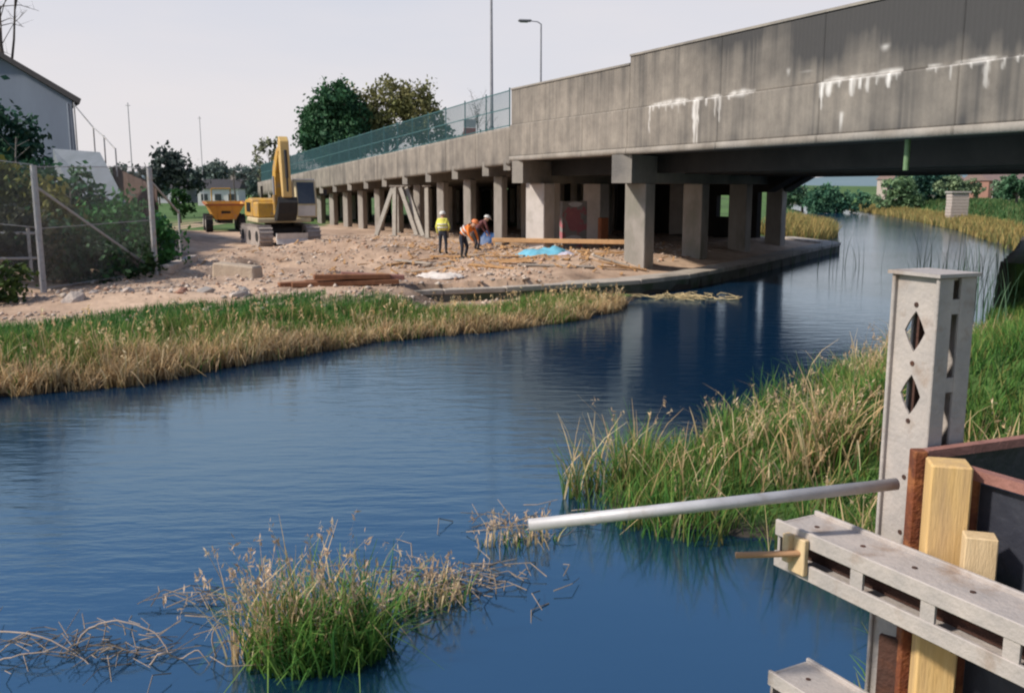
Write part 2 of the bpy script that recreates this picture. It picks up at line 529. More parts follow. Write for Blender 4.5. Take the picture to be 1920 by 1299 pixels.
# ------------------------------------------------------------------ water
wm = bpy.data.materials.new('canal_water')
wm.use_nodes = True
n = wm.node_tree.nodes
l = wm.node_tree.links.new
p = n['Principled BSDF']
p.inputs['Base Color'].default_value = (0.004, 0.022, 0.055, 1)
p.inputs['Roughness'].default_value = 0.11
p.inputs['IOR'].default_value = 3.3
p.inputs['Specular IOR Level'].default_value = 0.6
p.inputs['Specular Tint'].default_value = (0.58, 0.85, 1.0, 1)
geo = n.new('ShaderNodeNewGeometry')
m1 = n.new('ShaderNodeMapping')
m1.inputs['Rotation'].default_value = (0, 0, R(-18))
m1.inputs['Scale'].default_value = (0.75, 2.6, 1)
l(geo.outputs['Position'], m1.inputs[0])
t1 = n.new('ShaderNodeTexNoise')
t1.inputs['Scale'].default_value = 1.5
t1.inputs['Detail'].default_value = 4
t1.inputs['Roughness'].default_value = 0.55
l(m1.outputs[0], t1.inputs['Vector'])
t2 = n.new('ShaderNodeTexNoise')       # patches of calm and ruffled water
t2.inputs['Scale'].default_value = 0.13
t2.inputs['Detail'].default_value = 2
l(geo.outputs['Position'], t2.inputs['Vector'])
sx = n.new('ShaderNodeSeparateXYZ')
l(geo.outputs['Position'], sx.inputs[0])
mr1 = n.new('ShaderNodeMapRange')      # the sheltered bay by the camera is calm
mr1.inputs['From Min'].default_value = 6.8
mr1.inputs['From Max'].default_value = 12.0
mr1.inputs['To Min'].default_value = 0.10
mr1.inputs['To Max'].default_value = 1.0
cmb = n.new('ShaderNodeMath')          # y - 0.9 x : the bay lies to the right
cmb.operation = 'MULTIPLY_ADD'
cmb.inputs[1].default_value = -1.15
l(sx.outputs['X'], cmb.inputs[0])
l(sx.outputs['Y'], cmb.inputs[2])
l(cmb.outputs[0], mr1.inputs['Value'])
mr2 = n.new('ShaderNodeMapRange')
mr2.inputs['From Min'].default_value = 0.35
mr2.inputs['From Max'].default_value = 0.65
mr2.inputs['To Min'].default_value = 0.55
mr2.inputs['To Max'].default_value = 1.0
l(t2.outputs[0], mr2.inputs['Value'])
mu = n.new('ShaderNodeMath')
mu.operation = 'MULTIPLY'
l(mr1.outputs[0], mu.inputs[0])
l(mr2.outputs[0], mu.inputs[1])
mu2 = n.new('ShaderNodeMath')
mu2.operation = 'MULTIPLY'
l(mu.outputs[0], mu2.inputs[0])
l(t1.outputs[0], mu2.inputs[1])
bp = n.new('ShaderNodeBump')
bp.inputs['Strength'].default_value = 0.55
bp.inputs['Distance'].default_value = 0.025
l(mu2.outputs[0], bp.inputs['Height'])
l(bp.outputs[0], p.inputs['Normal'])
wv = np.array([(-70, -30, 0), (90, -30, 0), (90, 260, 0), (-70, 260, 0)], float)
water = tag(link('canal_water', np_mesh('canal_water', wv, np.array([[0, 1, 2, 3]])), wm), kind='structure')
# ------------------------------------------------------------------ quay wall: coping blocks on a dark face
quay = tag(thing('quay_wall', 'low concrete quay wall with pale coping running under the bridge', 'quay wall', (4.4, 30.9, 0)))
QL = [(-3.9, 27.2), (-0.2, 28.5), (2.35, 29.75), (4.25, 30.9), (6.2, 32.8), (9.4, 37.5), (13.8, 44.9), (18.2, 52.0), (18.35, 52.8), (17.6, 58.8)]

def resample(pl, step):
    out_, carry = [pl[0]], 0.0
    pts = [Vector((*p_, 0)) for p_ in pl]
    for a, b in zip(pts[:-1], pts[1:]):
        ln = (b - a).length
        k = max(1, round(ln / step))
        for i in range(1, k + 1):
            q = a.lerp(b, i / k)
            out_.append((q.x, q.y))
    return out_

def wpart(mb, name, m, parent, **kw):
    """build in world coordinates under a parent that sits elsewhere"""
    o = mb.build(name, m, parent, **kw)
    o.matrix_parent_inverse = Matrix.Translation(parent.location).inverted() if parent.rotation_euler.z == 0 else parent.matrix_basis.inverted()
    return o

q2 = resample(QL, 2.2)
for i, (a, b) in enumerate(zip(q2[:-1], q2[1:])):
    A, B = Vector((*a, 0)), Vector((*b, 0))
    d = (B - A).normalized()
    nrm = Vector((-d.y, d.x, 0))           # towards the land
    g = d * 0.012
    z1 = 0.52 + random.uniform(-0.012, 0.012)
    mb = MB().prism([A + g - nrm * 0.05 + Vector((0, 0, 0.36)), B - g - nrm * 0.05 + Vector((0, 0, 0.36)), B - g + nrm * 0.95 + Vector((0, 0, 0.36)), A + g + nrm * 0.95 + Vector((0, 0, 0.36))], (0, 0, z1 - 0.36))
    wpart(mb, 'coping_block', QUAY, quay, bevel=0.02)
    mb = MB().prism([A + Vector((0, 0, -1.2)), B + Vector((0, 0, -1.2)), B + nrm * 0.8 + Vector((0, 0, -1.2)), A + nrm * 0.8 + Vector((0, 0, -1.2))], (0, 0, 1.558))
    wpart(mb, 'wall_face', QUAYF, quay)

# ------------------------------------------------------------------ the bridge
P0 = Vector((4.03, 33.5, 0))
BD = Vector((-0.440, 0.898, 0))           # along the bridge, away from the camera
BN = Vector((0.898, 0.440, 0))            # across, to the far side
CH = Vector((0.534, 0.845, 0))            # the canal's direction: crossheads are skewed to it
WID = 16.5

def bp_(t, off, z):
    q = P0 + BD * t + BN * off
    return Vector((q.x, q.y, z))

JZ = 6.22                                   # joint between edge beam and parapet
BZ = 4.68                                   # underside of the edge beam
DRIPS = [(-1.36, .05, .95, .9), (-1.55, .10, .22, .7), (-1.9, .16, .16, .8), (-2.3, .08, .30, .7), (-2.65, .12, .22, .8), (-3.0, .07, .36, .7), (-3.3, .10, .2, .8), (-3.86, .15, 1.5, 1.0), (-4.0, .07, 1.5, .9),
         (-4.4, .08, .28, .7), (-4.85, .06, .62, .8), (-5.05, .09, .78, .9), (-5.5, .08, .2, .7), (-5.9, .10, .14, .6), (-6.3, .08, .1, .6),
         (-9.25, .09, .72, .95), (-9.5, .16, .42, .9), (-9.85, .09, .25, .8), (-10.3, .12, .5, .9), (-10.55, .10, .32, .9), (-10.8, .13, .45, .9), (-11.1, .08, .28, .8), (-11.45, .10, .40, .9), (-11.7, .06, .22, .8),
         (-12.8, .08, .2, .7), (-13.2, .05, .36, .7), (-13.7, .08, .18, .7), (-14.1, .10, .62, .9), (-14.5, .06, .3, .7), (-14.8, .08, .16, .7), (-15.4, .08, .3, .7)]

def stain(t, z):
    """white lime that has run down from the joint, with a shape of its own"""
    s = np.zeros_like(t)
    wob = 0.03 * vnoise(z * 5, t * 0.7, 4)
    for t0, wd, ln, it in DRIPS:
        f = (JZ + 0.05 - z) / ln
        half = wd * (1.05 - 0.65 * np.clip(f, 0, 1)) * (0.8 + 0.4 * vnoise(z * 7 + t0, t0 * 3 + 0 * t, 8))
        m = (f > 0) & (f < 1)
        s = np.maximum(s, np.where(m, it * np.clip(1.5 - np.abs(t - t0 + wob) / np.maximum(half, .02), 0, 1) * (1 - 0.5 * f ** 3), 0))
    for a, b in ((-6.6, -1.2), (-11.8, -9.1), (-15.8, -12.5)):
        crust = (t > a) & (t < b)
        th = 0.05 + 0.06 * vnoise(t * 2.3, 0 * t, 2)
        s = np.maximum(s, np.where(crust, 0.75 * np.clip(1.4 - np.abs(z - JZ - 0.02) / np.maximum(th, 0.015), 0, 1), 0))
    # one drip that starts lower down, and one higher
    for t0, za, zb_, wd in ((-10.0, 5.45, 4.85, .07), (-7.9, 6.75, 6.5, .08), (-8.6, 6.62, 6.55, .3), (-11.2, 6.95, 6.75, .16)):
        m = (z < za) & (z > zb_)
        e = np.clip((za - z) / .08, 0, 1) * np.clip((z - zb_) / (.6 * (za - zb_)), 0, 1)
        s = np.maximum(s, np.where(m, 0.6 * e * np.clip(1.4 - np.abs(t - t0 + wob) / (wd * (.55 + .45 * (z - zb_) / (za - zb_))), 0, 1), 0))
    s *= 0.72 + 0.4 * vnoise(t * 9, z * 3, 12)
    return np.clip(s, 0, 1)

def grime(t, z):
    """dark weathering: runs down from the coping and a black wash towards the near end"""
    runs = np.clip(0.5 + 0.9 * vnoise(t * 2.6, z * 0.25, 31) + 0.5 * vnoise(t * 7, z * 0.5, 33), 0, 1)
    top = np.clip((z - 6.3) / 1.7, 0, 1)
    patch = np.clip(0.5 + 0.8 * fbm(t * 0.45, z * 0.7, 35), 0, 1)
    low = np.clip((5.2 - z) / 0.5, 0, 1) * np.clip(0.3 + vnoise(t * 1.7, z, 37), 0, 1)
    near = np.clip((-t + 2) / 14, 0, 1)
    g = 0.38 * runs * (0.5 + 0.5 * vnoise(t * 14, z * .4, 39)) + 0.1 * runs + 0.6 * top * (0.55 + 0.45 * near) * patch * 1.5 + 0.3 * low + 0.62 * near * (0.35 + 0.9 * patch) + 0.5 * near ** 2 * top
    return np.clip(g, 0, 1)

fm = bpy.data.materials.new('board_marked_concrete')
fm.use_nodes = True
n = fm.node_tree.nodes
l = fm.node_tree.links.new
p = n['Principled BSDF']
p.inputs['Roughness'].default_value = 0.92
p.inputs['Specular IOR Level'].default_value = 0.25
at = n.new('ShaderNodeAttribute')
at.attribute_name = 'tint'                 # r: lime, g: grime, b: distance along the bridge
ss = n.new('ShaderNodeSeparateColor')
l(at.outputs['Color'], ss.inputs[0])
geo = n.new('ShaderNodeNewGeometry')
n1 = n.new('ShaderNodeTexNoise')
n1.inputs['Scale'].default_value = 1.6
n1.inputs['Detail'].default_value = 8
n1.inputs['Roughness'].default_value = 0.7
l(geo.outputs['Position'], n1.inputs['Vector'])
rp = n.new('ShaderNodeValToRGB')
rp.color_ramp.elements[0].color = (0.20, 0.175, 0.15, 1)
rp.color_ramp.elements[1].color = (0.33, 0.29, 0.245, 1)
rp.color_ramp.elements[0].position = 0.3
rp.color_ramp.elements[1].position = 0.7
l(n1.outputs[0], rp.inputs[0])
mg = n.new('ShaderNodeMix')
mg.data_type = 'RGBA'
mg.inputs[7].default_value = (0.062, 0.060, 0.060, 1)
l(ss.outputs[1], mg.inputs[0])
l(rp.outputs[0], mg.inputs[6])
ml = n.new('ShaderNodeMix')
ml.data_type = 'RGBA'
ml.inputs[7].default_value = (0.72, 0.69, 0.66, 1)
l(ss.outputs[0], ml.inputs[0])
l(mg.outputs[2], ml.inputs[6])
l(ml.outputs[2], p.inputs['Base Color'])
# shutter boards: fine upright ribs along the bridge
wv_ = n.new('ShaderNodeMath')
wv_.operation = 'MULTIPLY'
wv_.inputs[1].default_value = 100 * 2 * math.pi / 0.15
l(ss.outputs[2], wv_.inputs[0])
sn = n.new('ShaderNodeMath')
sn.operation = 'SINE'
l(wv_.outputs[0], sn.inputs[0])
ad2 = n.new('ShaderNodeMath')
ad2.operation = 'MULTIPLY_ADD'
ad2.inputs[1].default_value = 0.25
l(sn.outputs[0], ad2.inputs[0])
l(n1.outputs[0], ad2.inputs[2])
b2 = n.new('ShaderNodeBump')
b2.inputs['Strength'].default_value = 0.6
b2.inputs['Distance'].default_value = 0.03
l(ad2.outputs[0], b2.inputs['Height'])
l(b2.outputs[0], p.inputs['Normal'])

def facing(name, parent, t0, t1, zb_, zt_, off, thick, step=0.06, extra=0.0, clean=False):
    """an upright concrete panel between t0 and t1, zb_(t)..zt_(t); the front is a fine grid that carries the stains"""
    nt_ = max(2, int((t1 - t0) / step) + 1)
    ts = np.linspace(t0, t1, nt_)
    nzv = max(2, int((zt_(t0) - zb_(t0)) / step) + 1)
    T, U = np.meshgrid(ts, np.linspace(0, 1, nzv))
    zb = np.array([zb_(t) for t in ts])
    zt = np.array([zt_(t) for t in ts])
    Z_ = zb[None, :] * (1 - U) + zt[None, :] * U
    def pts(o):
        return np.stack([P0.x + BD.x * T + BN.x * o, P0.y + BD.y * T + BN.y * o, Z_], -1).reshape(-1, 3)
    front, back = pts(off), pts(off + thick)
    N = nt_ * nzv
    idx = np.arange(N).reshape(nzv, nt_)
    q = np.stack([idx[:-1, :-1], idx[1:, :-1], idx[1:, 1:], idx[:-1, 1:]], -1).reshape(-1, 4)
    qs = [q, q[:, ::-1] + N]
    for e, fl in ((idx[0, :], 0), (idx[-1, :], 1), (idx[:, 0], 1), (idx[:, -1], 0)):
        s = np.stack([e[:-1], e[1:], e[1:] + N, e[:-1] + N], -1)
        qs.append(s[:, ::-1] if fl else s)
    st = stain(T, Z_) if extra >= 0 else np.zeros_like(T)
    gr = np.clip(grime(T, Z_) + abs(extra), 0, 1)
    if clean:                               # the drip edge is washed pale by the rain
        st = np.clip(.04 + .12 * vnoise(T * 1.3, Z_ * 3, 51), 0, 1)
        gr = gr * .35
    c = np.stack([st, gr, (T + 60) / 100], -1).reshape(-1, 3)
    c = np.concatenate([c, c])
    return link(name, np_mesh(name, np.concatenate([front, back]), np.concatenate(qs), c), fm, parent)

bridge = thing('road_bridge', 'grey concrete road bridge with white lime streaks crossing the canal', 'bridge', (0, 0, 0))
edges_t = [-34, -28, -22, -17.5, -13.4, -9.2, -5.0, -0.02, 3.1, 6.2, 9.36]
for a, b in zip(edges_t[:-1], edges_t[1:]):
    st = 0.05 if a >= -18 else 0.3
    facing('edge_beam_panel', bridge, a + 0.008, b - 0.008, lambda t: BZ + 0.20, lambda t: JZ, 0.0, 0.5, st)
    facing('drip_lip', bridge, a + 0.008, b - 0.008, lambda t: BZ, lambda t: BZ + 0.197, -0.05, 0.5, 0.09, -0.0001, True)
    facing('parapet_panel', bridge, a + 0.006, b - 0.006, lambda t: JZ + 0.003, (lambda t: 7.98) if a < -.1 else (lambda t: 7.70), 0.07, 0.3, st)
    mb = MB().prism([bp_(a + .004, 0.03, 7.984 if a < -.1 else 7.704), bp_(b - .004, 0.03, 7.984 if a < -.1 else 7.704), bp_(b - .004, 0.42, 7.984 if a < -.1 else 7.704), bp_(a + .004, 0.42, 7.984 if a < -.1 else 7.704)], (0, 0, 0.07))
    mb.build('coping', CONC, bridge)
# deck slab, girders, far edge
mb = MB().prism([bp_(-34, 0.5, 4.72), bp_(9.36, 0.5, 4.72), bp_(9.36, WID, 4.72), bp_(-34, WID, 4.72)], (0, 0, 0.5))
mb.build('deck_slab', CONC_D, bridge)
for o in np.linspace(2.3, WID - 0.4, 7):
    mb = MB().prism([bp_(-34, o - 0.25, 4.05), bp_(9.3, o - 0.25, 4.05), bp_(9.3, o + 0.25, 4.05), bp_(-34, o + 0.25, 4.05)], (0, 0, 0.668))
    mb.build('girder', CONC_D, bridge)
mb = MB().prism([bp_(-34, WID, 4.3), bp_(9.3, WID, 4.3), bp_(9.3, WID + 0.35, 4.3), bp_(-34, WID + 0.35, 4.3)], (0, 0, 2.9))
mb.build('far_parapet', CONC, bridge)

def crosshead(parent, s0, ln, wdt, z0, z1, cols, r, m=CONC, colm=CONC_P, start=-0.06, square=False, zg=None):
    """a beam along the skew from the near edge; cols are distances along it"""
    a = P0 + BD * s0 + CH * start
    side = Vector((-CH.y, CH.x, 0)) * (wdt / 2)
    b = P0 + BD * s0 + CH * ln
    mb_ = MB().prism([Vector((q.x, q.y, z0)) for q in (a - side, b - side, b + side, a + side)], (0, 0, z1 - z0))
    mb_.build('crosshead', m, parent)
    for c in cols:
        q = P0 + BD * s0 + CH * c
        zz = hz_at(q.x, q.y) - 0.4
        mbc = MB()
        if square:
            M = Matrix.Rotation(math.atan2(CH.y, CH.x), 3, 'Z')
            mbc.box((q.x, q.y, (zz + z0) / 2), (r * 2, r * 2, z0 - zz - 0.004), M)
            mbc.build('column', colm, parent, bevel=0.03)
        else:
            mbc.tube((q.x, q.y, zz), (q.x, q.y, z0 - 0.004), r, 28)
            mbc.build('column', colm, parent, smooth=False)

crosshead(bridge, 0.25, 20.4, 0.78, 3.68, 4.668, (1.55, 7.2, 12.9, 18.6), 0.42, square=True)
crosshead(bridge, 8.55, 20.0, 0.55, 3.72, 4.668, (1.9, 7.4, 13.0, 18.4), 0.48, colm=mat('pale_blotched_concrete', (0.58, 0.53, 0.50), (0.47, 0.43, 0.40), 1.6, 0.9, bump=0.2, c3=(0.33, 0.30, 0.26), s3=.9, t3=(.58, .78)), square=True)  # columns paler than those of the other pier, with darker blotches
# haunches where the far girders meet the canal pier
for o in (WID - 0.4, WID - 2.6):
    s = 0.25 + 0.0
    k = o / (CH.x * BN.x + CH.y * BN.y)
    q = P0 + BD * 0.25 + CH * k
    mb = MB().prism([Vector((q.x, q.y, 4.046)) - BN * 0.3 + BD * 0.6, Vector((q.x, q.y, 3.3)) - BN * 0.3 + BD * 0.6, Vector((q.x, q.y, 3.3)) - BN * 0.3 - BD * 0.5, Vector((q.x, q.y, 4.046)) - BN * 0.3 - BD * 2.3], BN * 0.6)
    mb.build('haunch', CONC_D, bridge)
# drain pipe with slime hanging below the near girder
dp = bp_(-11.7, 0.50, 0)
mb = MB().tube((dp.x, dp.y, 4.67), (dp.x, dp.y, 3.93), 0.07, 10)
mb.build('drain_pipe', mat('slimy_pipe', (0.16, 0.24, 0.13), (0.09, 0.17, 0.07), 6, 0.6), bridge)
# abutment on the right bank
AB = Vector((24.3, 38.6, 0))
abu = thing('bridge_abutment', 'dark concrete abutment wall on the right bank under the bridge', 'abutment', (0, 0, 0))
sd_ = Vector((CH.y, -CH.x, 0))
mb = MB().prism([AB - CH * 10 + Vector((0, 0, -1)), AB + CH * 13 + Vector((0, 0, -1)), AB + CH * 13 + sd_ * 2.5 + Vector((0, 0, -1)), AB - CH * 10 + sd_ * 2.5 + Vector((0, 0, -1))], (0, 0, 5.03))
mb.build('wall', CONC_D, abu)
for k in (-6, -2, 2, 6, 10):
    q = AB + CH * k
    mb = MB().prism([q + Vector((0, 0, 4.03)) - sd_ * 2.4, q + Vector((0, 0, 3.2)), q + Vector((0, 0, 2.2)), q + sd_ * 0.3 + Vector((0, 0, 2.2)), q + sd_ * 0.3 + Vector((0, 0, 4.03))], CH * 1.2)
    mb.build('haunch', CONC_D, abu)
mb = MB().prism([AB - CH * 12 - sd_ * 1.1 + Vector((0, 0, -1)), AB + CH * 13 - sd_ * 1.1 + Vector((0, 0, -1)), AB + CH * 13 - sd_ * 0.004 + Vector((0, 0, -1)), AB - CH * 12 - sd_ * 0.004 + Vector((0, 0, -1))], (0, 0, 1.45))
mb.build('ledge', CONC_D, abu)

# ------------------------------------------------------------------ the approach viaduct, falling to the left
def vb(t):
    d_ = max(0.0, t - 8)
    return BZ - 0.13 - 0.0318 * (d_ - 2 * (1 - math.exp(-d_ / 2)))

via = thing('approach_viaduct', 'long low concrete viaduct on many columns falling away to the left', 'viaduct', (0, 0, 0))
vt = [9.4] + [9.4 + 3.75 * i for i in range(1, 16)]
for a, b in zip(vt[:-1], vt[1:]):
    facing('fascia_panel', via, a + 0.012, b - 0.012, vb, lambda t: vb(t) + 1.62 - 0.006 * (t - 9.4), 0.02, 0.45, 0.12 if a < 45 else 0.4, -0.0001)
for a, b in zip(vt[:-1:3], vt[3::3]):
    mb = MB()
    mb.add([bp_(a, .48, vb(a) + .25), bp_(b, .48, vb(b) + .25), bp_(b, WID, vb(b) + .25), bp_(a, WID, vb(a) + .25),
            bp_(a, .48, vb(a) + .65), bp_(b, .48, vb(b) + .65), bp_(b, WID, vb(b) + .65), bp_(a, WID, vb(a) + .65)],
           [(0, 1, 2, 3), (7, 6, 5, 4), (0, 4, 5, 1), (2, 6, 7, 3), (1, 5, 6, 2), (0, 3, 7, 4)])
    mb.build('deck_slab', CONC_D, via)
VC = [9.75] + [12.05 + 3.72 * i for i in range(0, 15)]
for i, t in enumerate(VC):
    zb = vb(t)
    cols = () if i == 0 else ((1.35, 7.0, 12.8, 18.0) if i < 10 else (1.35, 7.0))
    if i and zb - 0.9 < 1.2:
        cols = ()
    crosshead(via, t, 19.2, 0.36, zb - 0.42 if i else zb - 0.25, zb + 0.246, cols, 0.24, start=0.06, square=True)
# back wall along the far side, which keeps the underside dark
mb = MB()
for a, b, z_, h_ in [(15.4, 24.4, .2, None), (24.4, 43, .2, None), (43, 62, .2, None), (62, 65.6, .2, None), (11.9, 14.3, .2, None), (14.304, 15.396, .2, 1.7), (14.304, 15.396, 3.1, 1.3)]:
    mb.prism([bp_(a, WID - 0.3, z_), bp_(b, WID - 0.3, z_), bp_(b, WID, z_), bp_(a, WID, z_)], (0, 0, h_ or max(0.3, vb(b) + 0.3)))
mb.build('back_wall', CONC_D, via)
# painted wall stub under the deck, by the second pier
gw = thing('graffiti_wall', 'concrete wall stub with faded pink and white graffiti under the bridge', 'wall', (0, 0, 0))
gm = mat('graffiti_paint', (0.30, 0.28, 0.26), (0.22, 0.21, 0.20), 2.5, 0.85, c3=(0.40, 0.14, 0.16), s3=1.7, t3=(0.52, 0.56))
ga = Vector((2.35, 43.9, 0.3))
gb = Vector((3.55, 44.6, 0.3))
mb = MB().prism([ga, gb, gb + Vector((-.12, .2, 0)), ga + Vector((-.12, .2, 0))], (0, 0, 2.6))
mb.build('wall', gm, gw)
gn = (gb - ga).normalized()
go = Vector((gn.y, -gn.x, 0)) * 0.006
def blob(c, u, v, pts):
    return [c + gn * (x_ * u) + Vector((0, 0, y_ * v)) + go for x_, y_ in pts]
cc = ga + gn * 0.62 + Vector((0, 0, 1.75))
ring = [(math.cos(a_) * (1 + .12 * math.sin(3 * a_)), math.sin(a_)) for a_ in np.linspace(0, 2 * math.pi, 18, endpoint=False)]
for nm, c_, u_, v_, m_ in (('graffiti_patch', cc, .40, .55, mat('graffiti_pink', (0.42, 0.16, 0.17), (0.34, 0.13, 0.15), 4, 0.8)),
                           ('graffiti_patch', cc + Vector((0, 0, -.95)), .46, .22, mat('graffiti_white', (0.60, 0.58, 0.60), (0.5, 0.48, 0.5), 4, 0.8)),
                           ('graffiti_patch', cc + Vector((0, 0, .70)) + gn * .1, .38, .12, MATS['graffiti_white'])):
    MB().prism(blob(c_, u_, v_, ring), go * 0.5).build(nm, m_, gw)
mb = MB().box((4.4, 45.4, 1.35), (0.45, 0.3, 1.5), (0, 0, 0.5))
tag(mb.build('steel_hoarding', mat('rust_orange_paint', (0.34, 0.12, 0.05), (0.26, 0.09, 0.04), 3, 0.8), bevel=0.03), 'narrow rust orange steel upright standing in the dark behind the graffiti wall', 'steel upright')

# teal fence along the viaduct
fen = thing('parapet_fence', 'teal steel mesh fence along the top of the viaduct', 'fence', (0, 0, 0))
def ft(t):
    return vb(t) + 1.62 - 0.006 * (t - 9.4)
for k, t in enumerate(np.arange(9.9, 64, 2.5)):
    mb = MB().bar(bp_(t, .25, ft(t) - .1), bp_(t, .25, ft(t) + 1.72), .06, .06, up=(1, 0, 0))
    mb.build('post', TEAL, fen)
    t2_ = t + 2.5
    mb = MB()
    for tt in np.arange(t + .06, t2_ - .03, .10):
        mb.bar(bp_(tt, .25, ft(tt) + .06), bp_(tt, .25, ft(tt) + 1.62), .018, .018, up=(1, 0, 0))
    for h_ in (.1, .85, 1.6):
        mb.bar(bp_(t, .25, ft(t) + h_), bp_(t2_, .25, ft(t2_) + h_), .03, .04)
    mb.build('mesh_panel', TEAL, fen)

# lamp posts on the road
def lamp(label, q, z0, h_, armdir, arm):
    t_ = thing('street_lamp', label, 'street lamp', (q[0], q[1], z0), 0, 'street lamps on the bridge')
    MB().tube((0, 0, 0), (0, 0, 1.4), .11, 12).tube((0, 0, 1.4), (0, 0, h_), .085, 12, .05).build('pole', POLE, t_)
    a = Vector((armdir[0], armdir[1], 0)).normalized()
    MB().path([Vector((0, 0, h_ - .02)), a * .3 * arm + Vector((0, 0, h_ + .12)), a * arm + Vector((0, 0, h_ + .16))], .035, .03, 8).build('arm', POLE, t_)
    hd = MB()
    M = Matrix.Rotation(math.atan2(a.y, a.x), 3, 'Z')
    hd.box(a * (arm + .3) + Vector((0, 0, h_ + .17)), (.85, .3, .14), M)
    lo = hd.build('lamp_head', mat('lamp_head_grey', (0.22, 0.22, 0.23), (0.17, 0.17, 0.18), 5, .5), t_, bevel=.05)
    MB().box(a * (arm + .35) + Vector((0, 0, h_ + .085)), (.5, .22, .05), M).build('lens', GLASS, lo)
    return t_
q = bp_(13.2, .9, 0)
lamp('tall grey lamp post rising from the near end of the teal fence', (q.x, q.y), 5.0, 9.2, (0.9, 0.44), 1.2)
lamp('grey lamp post with its head to the left, behind the bridge parapet', (1.85, 62, 0), 4.4, 9.4, (-1, -0.15), 0.75)
# roadworks board on the viaduct
rb = thing('roadworks_barrier', 'small red and white roadworks board behind the teal fence', 'barrier', bp_(15.6, .8, vb(15.6) + .9))
MB().box((0, 0, .95), (.62, .05, .5), (0, 0, .3)).build('red_board', REDW, rb)
MB().box((0, 0, 1.42), (.62, .05, .4), (0, 0, .3)).build('white_board', WHITE, rb)
MB().box((-.2, 0, .35), (.05, .05, .8)).box((.2, .1, .35), (.05, .05, .8)).build('stand', POLE, rb)
